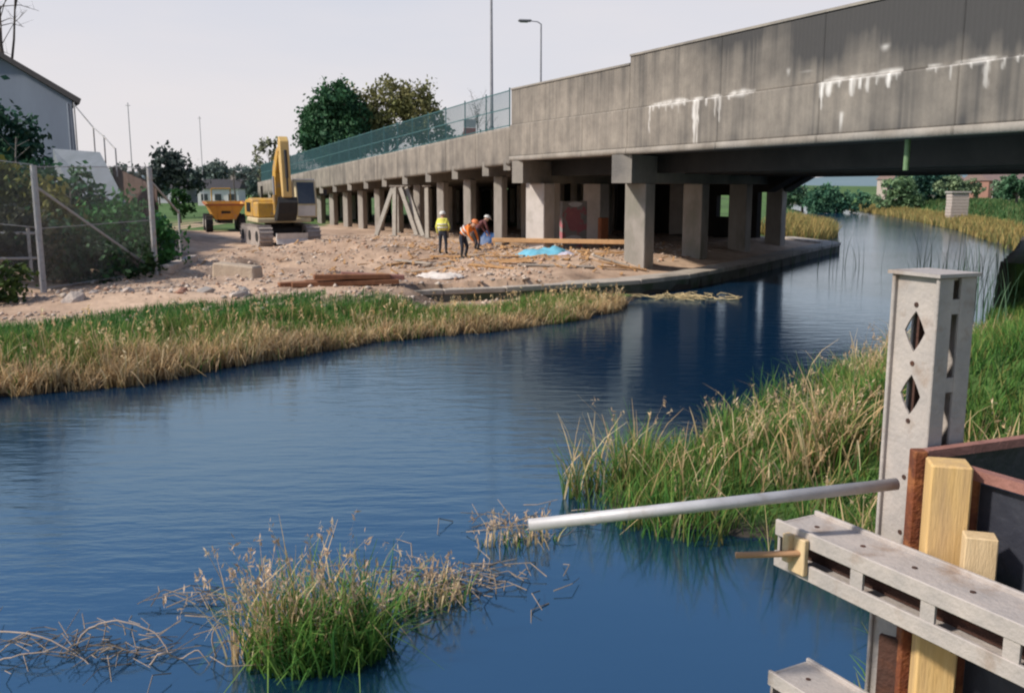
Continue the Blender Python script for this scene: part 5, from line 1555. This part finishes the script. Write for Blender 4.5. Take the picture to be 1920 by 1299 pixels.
def near_line(pl, n_, lo, hi, seed_noise=3):
    """points scattered along a polyline, lo..hi metres to its landward (left-hand) side"""
    P_ = np.array(pl, float)
    seg = np.diff(P_, axis=0)
    ln = np.hypot(seg[:, 0], seg[:, 1])
    i = rng.choice(len(ln), n_, p=ln / ln.sum())
    f = rng.uniform(0, 1, n_)
    b = P_[i] + seg[i] * f[:, None]
    nn = np.stack([-seg[i, 1], seg[i, 0]], 1) / ln[i][:, None]
    o = rng.uniform(lo, hi, n_)
    return b[:, 0] + nn[:, 0] * o, b[:, 1] + nn[:, 1] * o, o

def clump_keep(x, y, sc, thr, seed):
    return fbm(x * sc, y * sc, seed) > thr

# left bank: straw and green grow mixed in patches, straw towards the water
LB = [(-13, 11.8)] + LEFT[3:12]
sets = []
x, y, o = near_line(LB, 52000, -.55, 2.6)
pn = fbm(x * .75, y * .75, 71)
edge = .45 * fbm(x * 1.6, y * 1.6, 70) + .15
k = (o > -edge * .8 - .05) & (pn > -.62 + .25 * (o > 1.2)) & (rng.random(len(x)) < 1.05 - .2 * np.clip(o, 0, 2.6))
x, y, o, pn = x[k], y[k], o[k], pn[k]
n_ = len(x)
ps = np.clip(.95 - .80 * np.clip(o - .15, 0, 2) + .9 * fbm(x * .9, y * .9, 72), .06, .96)
isst = rng.random(n_) < ps
tuft = fbm(x * 2.2, y * 2.2, 73)
hgt = .46 + .30 * fbm(x * .8, y * .8, 77) + .22 * tuft + rng.uniform(-.16, .2, n_) - .10 * np.clip(o - 1, 0, 2)
hgt = np.clip(hgt * (1.05 - .42 * np.clip((y - 15) / 9, 0, 1)), .08, 1.1)
gcol = np.where((rng.random(n_) < .35)[:, None], pick(OLIVE, n_), pick(GREEN, n_))
pale = np.clip(.85 + .45 * fbm(x * 1.3, y * 1.3, 79), .5, 1.3)[:, None]
ct = np.where(isst[:, None], pick(STRAW, n_) * pale, gcol * 1.15)
cb = np.where(isst[:, None], pick(STRAW, n_) * .55 * pale, gcol * .65)
sets.append(blades(x, y, np.maximum(height(x, y), -.02), hgt, np.where(isst, rng.uniform(.016, .042, n_), rng.uniform(.012, .022, n_)), rng.uniform(0, .45, n_), rng.uniform(0, .7, n_), cb, ct, kink=(rng.random(n_) < .3) & isst)[:3])
# tall stalks with heads
x, y, o = near_line(LB, 420, -.2, 2.0)
n_ = len(x)
v, q, c, tip = blades(x, y, np.maximum(height(x, y), -.02), rng.uniform(.45, .95, n_) * (1.1 - .4 * np.clip((y - 15) / 9, 0, 1)), np.full(n_, .012), rng.uniform(0, .15, n_), rng.uniform(0, .2, n_), pick(STRAW, n_) * .8, pick(STRAW, n_))
sets.append((v, q, c))
sets.append(plumes(np.stack(tip, 1), .06, pick(STRAW, n_)))
bed('reed_bed', 'straw coloured and green reeds lining the left bank of the canal', sets)

# bright short grass on the left bank
x = rng.uniform(-14, 3.2, 90000)
y = rng.uniform(15, 30, 90000)
d_, k_ = canal_dist(x, y)
ok = (k_ == 0) & (y < np.interp(x, [-14, -3.9, -0.2, 2.35, 4.25], [40, 27.0, 28.3, 29.5, 30.6])) & (d_ > 1.0) & (d_ < 3.3 + .8 * (x < -5) - .8 * fbm(x * .35, y * .35, 5)) 
x, y = x[ok], y[ok]
n_ = len(x)
ok = np.ones(len(x), bool)
g = pick(np.array([(.035, .17, .03), (.05, .21, .035), (.08, .22, .05), (.12, .22, .06)]), n_)
bed('grass', 'bright green grass along the top of the left bank', [blades(x, y, height(x, y) - .01, rng.uniform(.08, .24, n_) * np.where(y > 25, .7, 1), rng.uniform(.012, .022, n_), rng.uniform(0, .4, n_), rng.uniform(0, .5, n_), g * .7, g, segs=2)[:3]], cat='grass')

# right bank: patchy reeds, green below and straw heads above
sets = []
x = rng.uniform(.2, 9.5, 60000)
y = rng.uniform(8.0, 19.5, 60000)
d_, k_ = canal_dist(x, y)
pn = fbm(x * .8, y * .8, 81)
ok = (d_ > -.5 + .4 * np.abs(pn)) & (d_ < 2.9) & (k_ == 5) & (pn > -.30) & (y > 8.2) & (rng.random(len(x)) < np.clip(.45 + 1.2 * fbm(x * 2.1, y * 2.1, 82), .08, 1))
x, y, d_, pn = x[ok], y[ok], d_[ok], pn[ok]
n_ = len(x)
h0 = np.clip(.50 + .42 * fbm(x * .9, y * .9, 83) + .16 * fbm(x * 2.6, y * 2.6, 84), .16, 1.0) * (1 - .18 * np.clip(d_ - 1, 0, 2))
g = np.where((rng.random(n_) < .25)[:, None], pick(OLIVE, n_), pick(GREEN, n_)) * np.clip(1 + .5 * pn, .6, 1.5)[:, None]
sets.append(blades(x, y, np.maximum(height(x, y), -.02), np.clip(h0 * rng.uniform(.55, 1.25, n_), .12, 1.1), rng.uniform(.010, .022, n_), rng.uniform(0, .40, n_), rng.uniform(0, .6, n_), g * .6, g * 1.25)[:3])
pst = np.clip(.17 + .95 * (fbm(x * .6 + 3, y * .6, 85)), .03, .75)
k = (rng.random(n_) < pst) & (d_ < 2.0)
xs_, ys_, hs = x[k], y[k], h0[k]
n_ = len(xs_)
v, q, c, tip = blades(xs_, ys_, np.maximum(height(xs_, ys_), -.02), np.clip(hs * rng.uniform(.7, 1.55, n_) + .1, .2, 1.2), rng.uniform(.012, .028, n_), rng.uniform(0, .35, n_), rng.uniform(0, .7, n_), pick(STRAW, n_) * .6, pick(STRAW, n_), kink=rng.random(n_) < .3)
sets.append((v, q, c))
kk = rng.random(n_) < .22
sets.append(plumes(np.stack(tip, 1)[kk], .042, pick(np.array([(.70, .50, .30), (.62, .42, .26), (.74, .57, .38)]), int(kk.sum()))))
bed('reed_bed', 'patchy green reeds with straw heads on the right bank before the steel post', sets)

# grass on the right bank up to the bridge
x = rng.uniform(3.0, 24, 90000)
y = rng.uniform(7.0, 34, 90000)
d_, k_ = canal_dist(x, y)
ok = (d_ > .15) & (d_ < 7) & (k_ == 5)
x, y = x[ok], y[ok]
n_ = len(x)
g = pick(np.array([(.035, .12, .03), (.05, .15, .035), (.08, .16, .04), (.13, .15, .05)]), n_)
x2 = np.concatenate([rng.uniform(.5, 15, 130000), rng.uniform(2.2, 8, 26000)])
y2 = np.concatenate([rng.uniform(6.0, 26, 130000), rng.uniform(3.2, 8.5, 26000)])
d_, k_ = canal_dist(x2, y2)
ok = (d_ > -.05) & (d_ < 6.5) & (k_ == 5) & (x2 > .42 * y2 - 4)
x2, y2 = x2[ok], y2[ok]
m_ = len(x2)
g2 = np.where((rng.random(m_) < .2)[:, None], pick(OLIVE, m_), pick(GREEN, m_))
fine = blades(x2, y2, height(x2, y2) - .01, rng.uniform(.12, .42, m_) * np.clip(.8 + .5 * fbm(x2 * .9, y2 * .9, 87), .4, 1.4), rng.uniform(.010, .02, m_), rng.uniform(0, .5, m_), rng.uniform(0, .6, m_), g2 * .6, g2 * 1.1, segs=3)[:3]
bed('grass', 'rough green grass on the right bank slope behind the steel post', [fine, blades(x, y, height(x, y) - .01, rng.uniform(.06, .24, n_), rng.uniform(.012, .024, n_), rng.uniform(0, .4, n_), rng.uniform(0, .5, n_), g * .65, g, segs=2)[:3]], cat='grass')

# sparse tall reeds standing in the water before the bridge's right bank
pts_ = []
for cx, cy, sx_, sy_, m_ in ((15.6, 41.0, 1.6, 1.0, 18), (18.5, 40.0, 1.4, 1.0, 16), (20.0, 38.6, .8, 1.2, 14), (13.6, 27.5, .8, 1.4, 60), (12.4, 24.6, .5, 1.0, 50), (16.8, 36.5, .9, 1.2, 14)):
    pts_.append(np.stack([rng.normal(cx, sx_, m_), rng.normal(cy, sy_, m_)], 1))
P_ = np.concatenate(pts_)
n_ = len(P_)
g = pick(np.array([(.10, .20, .12), (.14, .24, .14), (.08, .17, .10)]), n_)
bed('reed_stand', 'sparse tall green reeds standing in the water right under the bridge', [blades(P_[:, 0], P_[:, 1], np.full(n_, -.05), rng.uniform(1.1, 2.3, n_), rng.uniform(.018, .034, n_), rng.uniform(0, .12, n_), rng.uniform(0, .3, n_), g * .8, g)[:3]])

# far banks: straw and green fringe
def fringe(pl, n_, lo, hi, h0, pal, sw):
    x, y, o = near_line(pl, n_, lo, hi)
    c = pick(pal, n_)
    return blades(x, y, np.maximum(height(x, y), -.02), rng.uniform(.4, 1.0, n_) * h0, rng.uniform(.05, .12, n_) * sw, rng.uniform(0, .3, n_), rng.uniform(0, .4, n_), c * .75, c, segs=2)[:3]
YEL_R = np.array([(.50, .36, .13), (.44, .31, .12), (.36, .30, .11), (.25, .26, .09)])
bed('reed_bed', 'yellow brown reeds fringing the far right bank of the canal', [fringe([(31.7, 61.2), (37.8, 79), (46, 110), (57.5, 161)], 6500, -3.2, .4, .9, YEL_R, 1.2), fringe([(57.5, 161), (46, 110), (37.8, 79), (31.7, 61.2), (27.5, 50.5)], 5000, -.3, 3.0, .9, YEL_R, 1.2)])
bed('reed_bed', 'yellow reeds on the small point beyond the end of the quay', [fringe([(18.3, 60.5), (20.5, 63.5), (23.2, 68), (28, 84)], 4500, -.4, 3.2, 1.25, YEL_R, 1.0)])
x, y, o = near_line([(30, 54), (38, 72), (47, 100), (60, 150)], 9000, -14, -1)
g = pick(np.array([(.06, .15, .05), (.09, .18, .06), (.16, .20, .08)]), len(x))
bed('grass', 'rough green grass on the far right bank beyond the bridge', [blades(x, y, height(x, y), rng.uniform(.2, .6, len(x)), rng.uniform(.08, .2, len(x)), rng.uniform(0, .4, len(x)), rng.uniform(0, .4, len(x)), g * .8, g, segs=2)[:3]], cat='grass')

# the clump of reeds in the water, front centre
def clump(name, label, cx, cy, rx, ry, ang, ng, ns, hg, hs, lean_to, seed):
    r_ = np.random.default_rng(seed)
    def sc(m_):
        a = r_.uniform(0, 2 * np.pi, m_)
        q_ = np.sqrt(r_.uniform(0, 1, m_))
        u, v = rx * q_ * np.cos(a), ry * q_ * np.sin(a)
        return cx + u * math.cos(ang) - v * math.sin(ang), cy + u * math.sin(ang) + v * math.cos(ang)
    x, y = sc(ng)
    g = pick(GREEN, ng)
    s_ = [blades(x, y, np.full(ng, -.05), hg * r_.uniform(.25, 1.25, ng), r_.uniform(.008, .026, ng), r_.uniform(0, .5, ng), r_.uniform(0, .8, ng), g * .6, g * 1.2, kink=r_.random(ng) < .12)[:3]]
    x, y = sc(ns)
    v, q, c, tip = blades(x + lean_to[0] * .3, y + lean_to[1] * .3, np.full(ns, -.05), hs * r_.uniform(.5, 1.2, ns), r_.uniform(.010, .022, ns), r_.uniform(0, .3, ns), r_.uniform(0, .5, ns), pick(STRAW, ns) * .7, pick(STRAW, ns), kink=r_.random(ns) < .2)
    s_.append((v, q, c))
    kk = r_.random(ns) < .55
    s_.append(plumes(np.stack(tip, 1)[kk], .042, pick(np.array([(.62, .45, .32), (.56, .40, .28), (.68, .53, .38)]), int(kk.sum()))))
    return bed(name, label, s_)
clump('reed_clump', 'clump of green reeds with straw heads standing in the water, front centre', -1.45, 6.62, .58, .36, .3, 900, 240, .64, .80, (-.55, .45), 91)
clump('reed_clump', 'low broken reeds trailing right from the front clump', -.85, 7.45, .55, .28, .5, 200, 110, .26, .36, (.1, .1), 92)
clump('reed_clump', 'few short dead reed stems in the water left of the tube end', .05, 8.9, .45, .14, .2, 40, 60, .22, .32, (0, 0), 93)
# floating dead stems
def stems(name, label, cx, cy, sx_, sy_, m_, lmin, lmax, seed, mt=TWIG, rad=.006):
    r_ = random.Random(seed)
    mb_ = MB()
    for _ in range(m_):
        x_, y_ = r_.gauss(cx, sx_), r_.gauss(cy, sy_)
        a_ = r_.uniform(0, 6.3)
        l_ = r_.uniform(lmin, lmax)
        z_ = r_.uniform(0, .05)
        mid_ = Vector((x_ + math.cos(a_) * l_ * .5, y_ + math.sin(a_) * l_ * .5, z_ + r_.uniform(0, .10)))
        mb_.path([Vector((x_, y_, z_)), mid_, Vector((x_ + math.cos(a_ + .4) * l_, y_ + math.sin(a_ + .4) * l_, z_ + r_.uniform(-.02, .12)))], rad, rad * .6, 4)
    return tag(mb_.build(name, mt), label, 'dead stems', kind='stuff')
stems('dead_stems', 'tangle of dead brown stems floating right of the front reed clump', -.62, 7.85, .42, .3, 120, .12, .45, 5)
stems('dead_stems', 'few dark stems floating near the end of the grey tube', .1, 9.4, .35, .18, 30, .15, .5, 6)
stems('dead_stems', 'dead yellow stems floating along the foot of the quay wall', 5.6, 29.9, .9, .35, 60, .3, .9, 7, mat('straw_stem', (.5, .38, .2), (.4, .3, .16), 5, .9), .018)
stems('dead_stems', 'low tangle of thin dry twigs in the bottom left corner', -3.2, 6.7, .5, .15, 70, .15, .5, 9, TWIG, .005)
stems('dead_stems', 'dark sticks floating in the water left of the front clump', -2.5, 7.4, .35, .12, 26, .15, .55, 8)
# bent dry branches at the bottom left
for k, (pts2, lab) in enumerate([
        ([(-4.4, 6.75, -.1), (-4.0, 6.7, .22), (-3.55, 6.6, .24), (-3.2, 6.5, .02), (-3.0, 6.3, -.15)], 'long arching dry branch at the bottom left corner'),
        ([(-3.4, 6.75, -.1), (-3.3, 6.75, .20), (-3.05, 6.75, .34), (-2.75, 6.7, .22), (-2.6, 6.6, .02), (-2.45, 6.5, -.1)], 'crooked pale dry branch arching above the water at bottom left'),
        ([(-2.75, 6.45, -.1), (-2.62, 6.5, .12), (-2.5, 6.55, .0), (-2.35, 6.5, .16), (-2.2, 6.45, -.1)], 'zigzag broken dry stem right of the arching branches'),
        ([(-2.25, 6.6, -.1), (-2.27, 6.6, .25), (-2.22, 6.62, .42)], 'short upright dry stem left of the front reed clump'),
        ([(-3.9, 6.45, -.1), (-3.85, 6.5, .02), (-3.5, 6.55, .10), (-3.2, 6.6, -.05)], 'low dark twig under the arching branches')]):
    cr = [Vector((p_[0], p_[1], p_[2] * .62)) - Vector(pts2[0]) for p_ in pts2]
    sm = []
    for i_ in range(len(cr) - 1):
        p0, p1, p2, p3 = cr[max(i_ - 1, 0)], cr[i_], cr[i_ + 1], cr[min(i_ + 2, len(cr) - 1)]
        for f_ in np.linspace(0, 1, 6, endpoint=False):
            sm.append(.5 * ((2 * p1) + (p2 - p0) * f_ + (2 * p0 - 5 * p1 + 4 * p2 - p3) * f_ ** 2 + (3 * p1 - p0 - 3 * p2 + p3) * f_ ** 3) + Vector([random.gauss(0, .003) for _ in range(3)]))
    t_ = MB().sweep(sm, .009, .003).build('dry_branch', mat('pale_dry_branch', (.40, .31, .25), (.30, .22, .17), 9, .85), None, True)
    t_.location = pts2[0]
    tag(t_, lab, 'branch', 'dry branches at the bottom left')

# ------------------------------------------------------------------ foreground steelwork on the right
def teardrop(k, w_, h_):
    pts_ = []
    for a_ in np.linspace(0, 2 * math.pi, k, endpoint=False):
        c_, s_ = math.cos(a_), math.sin(a_)
        m_ = abs(c_) + abs(s_)
        pts_.append((w_ * c_ / m_ ** .8, h_ * s_ / m_ ** .8))
    return pts_

def holed_web(mb_, W, Lg, pitch, hw, hh, x0, th, k=24):
    """a web plate (width W along v, length Lg along u), diamond holes at the given pitch, between x0 and x0 + th along w"""
    pc, u0, ncell = pitch, .081, 2            # two openings near the top, plain plate above and below
    mb_.box((u0 / 2, 0, x0 + th / 2), (u0, W, th))
    mb_.box(((u0 + ncell * pc + Lg) / 2, 0, x0 + th / 2), (Lg - u0 - ncell * pc, W, th))
    for c_ in range(ncell):
        uc = u0 + (c_ + .5) * pc
        hole = teardrop(k, hh, hw)
        outer = []
        for (a_, b_) in hole:
            s_ = 1 / max(abs(a_) / (pc / 2), abs(b_) / (W / 2))
            outer.append((a_ * s_, b_ * s_))
        for cu in (-pc / 2, pc / 2):
            for cv in (-W / 2, W / 2):
                b_i = min(range(k), key=lambda i_: (outer[i_][0] - cu) ** 2 + (outer[i_][1] - cv) ** 2)
                outer[b_i] = (cu, cv)
        base = len(mb_.v)
        for w_ in (x0, x0 + th):
            for (a_, b_) in outer:
                mb_.v.append((uc + a_, b_, w_))
            for (a_, b_) in hole:
                mb_.v.append((uc + a_, b_, w_))
        for i in range(k):
            j = (i + 1) % k
            o0, o1, h0_, h1_ = base + i, base + j, base + k + i, base + k + j
            t = 2 * k
            mb_.f += [(o0, o1, h1_, h0_), (o0 + t, h0_ + t, h1_ + t, o1 + t), (h0_, h1_, h1_ + t, h0_ + t)]

def soldier(name, label, cat, Lg, M, bolts=True, group=None, W=.205, HT=.175, holes=True, slot=.059):
    """twin-channel soldier: local u = length, v = web width, w = depth; webs at the two w faces recessed, flanges on the v faces with a slot between"""
    t_ = thing(name, label, cat, (0, 0, 0), 0, group)
    t_.matrix_world = M
    lip = .020
    for s_ in (-1, 1):
        mb_ = MB()
        w0 = s_ * (HT / 2 - lip)
        if holes and s_ > 0:
            holed_web(mb_, W - .03, Lg, .224, .044, .072, w0 - .004, .008)
        else:
            mb_.box((Lg / 2, 0, w0), (Lg, W - .03, .008))
        mb_.build('web', SOLD, t_)
        for v_ in (-1, 1):
            # flange of this channel: from its outer lip inwards, leaving a slot between the two
            MB().box((Lg / 2, v_ * (W / 2 - .0075), s_ * (HT + slot) / 4), (Lg, .015, (HT - slot) / 2)).build('flange', SOLD, t_, bevel=.003)
    MB().box((Lg / 2, 0, 0), (Lg - .03, .01, HT - .06)).build('added_slot_plate', RUSTD, t_)  # added dark plate, stands in for the shade inside the slot
    for u in (.006, Lg - .006):
        MB().box((u, 0, 0), (.012, W - .034, HT - .03)).build('end_plate', SOLD, t_)
    for u in np.arange(.10, Lg, .27):
        for v_ in (-1, 1):
            MB().box((u, v_ * (W / 2 - .009), 0), (.05, .010, slot)).build('spacer', SOLD, t_)
    if bolts:
        for u in np.arange(.10, Lg, .205):
            for s_ in (-1, 1):
                MB().tube((u, .0, s_ * (HT / 2 - lip)), (u, .0, s_ * (HT / 2 - lip + .007)), .009, 8).build('bolt', RUSTD, t_)
    return t_

def frame(o, u, v):
    u, v = Vector(u).normalized(), Vector(v)
    v = (v - u * v.dot(u)).normalized()
    w_ = u.cross(v)
    M = Matrix((u, v, w_)).transposed().to_4x4()
    M.translation = Vector(o)
    return M

# upright post
pa = R(66)
soldier('steel_post', 'upright weathered steel soldier post with diamond holes, right foreground', 'steel post', 2.3, frame((1.458, 3.22, 3.205), (0.0, 0, -1), (math.cos(pa), math.sin(pa) * -1, 0)), slot=.036)
MB().box((0, 0, .006), (.225, .195, .012), (0, 0, -pa)).build('post_cap', SOLD, None)
o = bpy.data.objects['post_cap']
o.parent = bpy.data.objects['steel_post']
o.matrix_parent_inverse = bpy.data.objects['steel_post'].matrix_world.inverted()
o.location = (1.458, 3.22, 3.206)
o.name = 'end_cap'
# walings
wd0 = Vector((.471, -.882, 0)).normalized()
wv0 = Vector((.882, .471, 0)).normalized()
for z_, lab in ((2.243, 'weathered steel waling beam running out of frame, carrying the timber clamp'), (1.66, 'lower weathered steel beam end at the bottom edge of the frame')):
    c_ = Vector((.945, 3.20, z_)) + wv0 * .1025
    soldier('waling_beam', lab, 'steel beam', 2.4, frame(c_, wd0, wv0), group='steel waling beams', holes=False)
# timber clamp and rod on the beam
cl = thing('timber_clamp', 'small yellow timber block with a rod clamped on the end of the steel beam', 'clamp', (1.04, 3.05, 2.18))
cf = Vector((.945, 3.20, 2.255)) + wd0 * .13 - wv0 * .012
MB().box(cf - cl.location + Vector((0, 0, -.012)), (.075, .022, .13), (0, 0, math.atan2(wd0.y, wd0.x))).build('block', TIMBP, cl, bevel=.003)
MB().box(cf - cl.location - wv0 * .02 - wd0 * .03 + Vector((0, 0, .01)), (.03, .03, .1), (0, 0, math.atan2(wd0.y, wd0.x))).build('wedge', TIMBP, cl, bevel=.003)
r0 = cf - cl.location - wv0 * .03
MB().tube(r0 + Vector((.03, 0, 0)), r0 + Vector((-.19, .02, -.015)), .011, 10).build('rod', mat('rusty_rod', (.42, .24, .13), (.33, .18, .09), 9, .8), cl)
# aluminium tube
tb = MB().tube((0, 0, 0), (1.27, .17, .085), .0205, 20).build('scaffold_tube', ALU, None, True)
tb.location = (.055, 2.92, 2.412)
so_ = MB()
tag(tb, 'long pale grey scaffold tube reaching out over the water from the steel post', 'tube')
# rusty sheet piling
sp_ = thing('sheet_piling', 'rusty steel sheet piling with dark inside at the right edge', 'sheet piling', (1.6, 3.0, .8))
def at_(mb_, name, m, **kw):
    o = mb_.build(name, m, sp_, **kw)
    o.matrix_parent_inverse = Matrix.Translation(sp_.location).inverted()
    return o
at_(MB().box((1.366, 3.03, 1.66), (.044, .05, 1.95)), 'edge_post', RUST, bevel=.004)
at_(MB().box((1.405, 3.05, 1.62), (.03, .05, 1.96)), 'inner_edge', RUSTD)
at_(MB().bar((1.39, 3.04, 2.618), (2.35, 3.36, 2.64), .035, .03), 'top_edge', RUSTP)
at_(MB().bar((1.42, 3.08, 1.62), (2.40, 3.41, 1.64), .012, 1.94), 'dark_gap_panel', SHEET)  # black panel stands in for the shaded gap between the rails
at_(MB().bar((1.494, 2.95, 2.585), (1.86, 2.28, 2.585), .035, .035), 'top_edge', RUSTP)
at_(MB().box((1.515, 2.955, 1.60), (.045, .03, 1.92)), 'inner_post', RUST, bevel=.004)
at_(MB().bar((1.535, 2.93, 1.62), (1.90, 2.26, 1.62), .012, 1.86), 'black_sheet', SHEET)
at_(MB().bar((1.50, 2.90, 2.16), (1.87, 2.22, 2.16), .04, .03), 'lower_rail', RUST)
at_(MB().bar((1.30, 3.08, 1.0), (1.45, 2.96, 1.0), .02, 1.9), 'lower_panel', RUSTD)
# timbers
tp_ = MB().box((0, 0, -.95), (.125, .11, 1.9), (0, 0, -.25)).build('timber_post', TIMB, None, bevel=.006)
tp_.location = (1.420, 2.925, 2.625)
tag(tp_, 'sawn yellow timber post between the rusty piling and the steel beam', 'timber post')
tk = MB().box((0, 0, 0), (.095, .07, .20), (0, 0, -.3)).build('timber_packer', TIMBP, None, bevel=.004)
tk.location = (1.468, 2.785, 2.33)
tag(tk, 'short pale timber packer beside the yellow post above the steel beam', 'timber block')
# stones on the bank below the beam
for k, (x_, y_, s_) in enumerate([(2.05, 4.75, .30), (2.35, 5.15, .26), (2.7, 5.0, .34), (1.75, 4.5, .2)]):
    me = lump_mesh('bank_stone', (1, .8, .6), 30 + k)
    me.materials.append(mat('bank_stone', (.42, .33, .29), (.28, .21, .18), 7, .95, bump=.4))
    o = bpy.data.objects.new('bank_stone', me)
    COL.objects.link(o)
    o.location = (x_, y_, hz_at(x_, y_) + .05)
    o.scale = (s_, s_, s_)
    o.rotation_euler = (0, 0, k * 1.3)
    tag(o, 'pinkish brown stone on the bank under the waling beam', 'stone', 'stones under the waling beam')

# ------------------------------------------------------------------ tidy: put every origin Empty at the base of its thing
bpy.context.view_layer.update()
for o in list(COL.objects):
    if o.type == 'EMPTY' and o.parent is None and o.location.length < 1e-6 and o.children:
        pts_ = [c.matrix_world @ Vector(b) for c in o.children_recursive if c.type == 'MESH' for b in c.bound_box]
        base = Vector((sum(p_.x for p_ in pts_) / len(pts_), sum(p_.y for p_ in pts_) / len(pts_), min(p_.z for p_ in pts_)))
        o.location = base
        for c in o.children:
            c.matrix_parent_inverse = Matrix.Translation(-base)
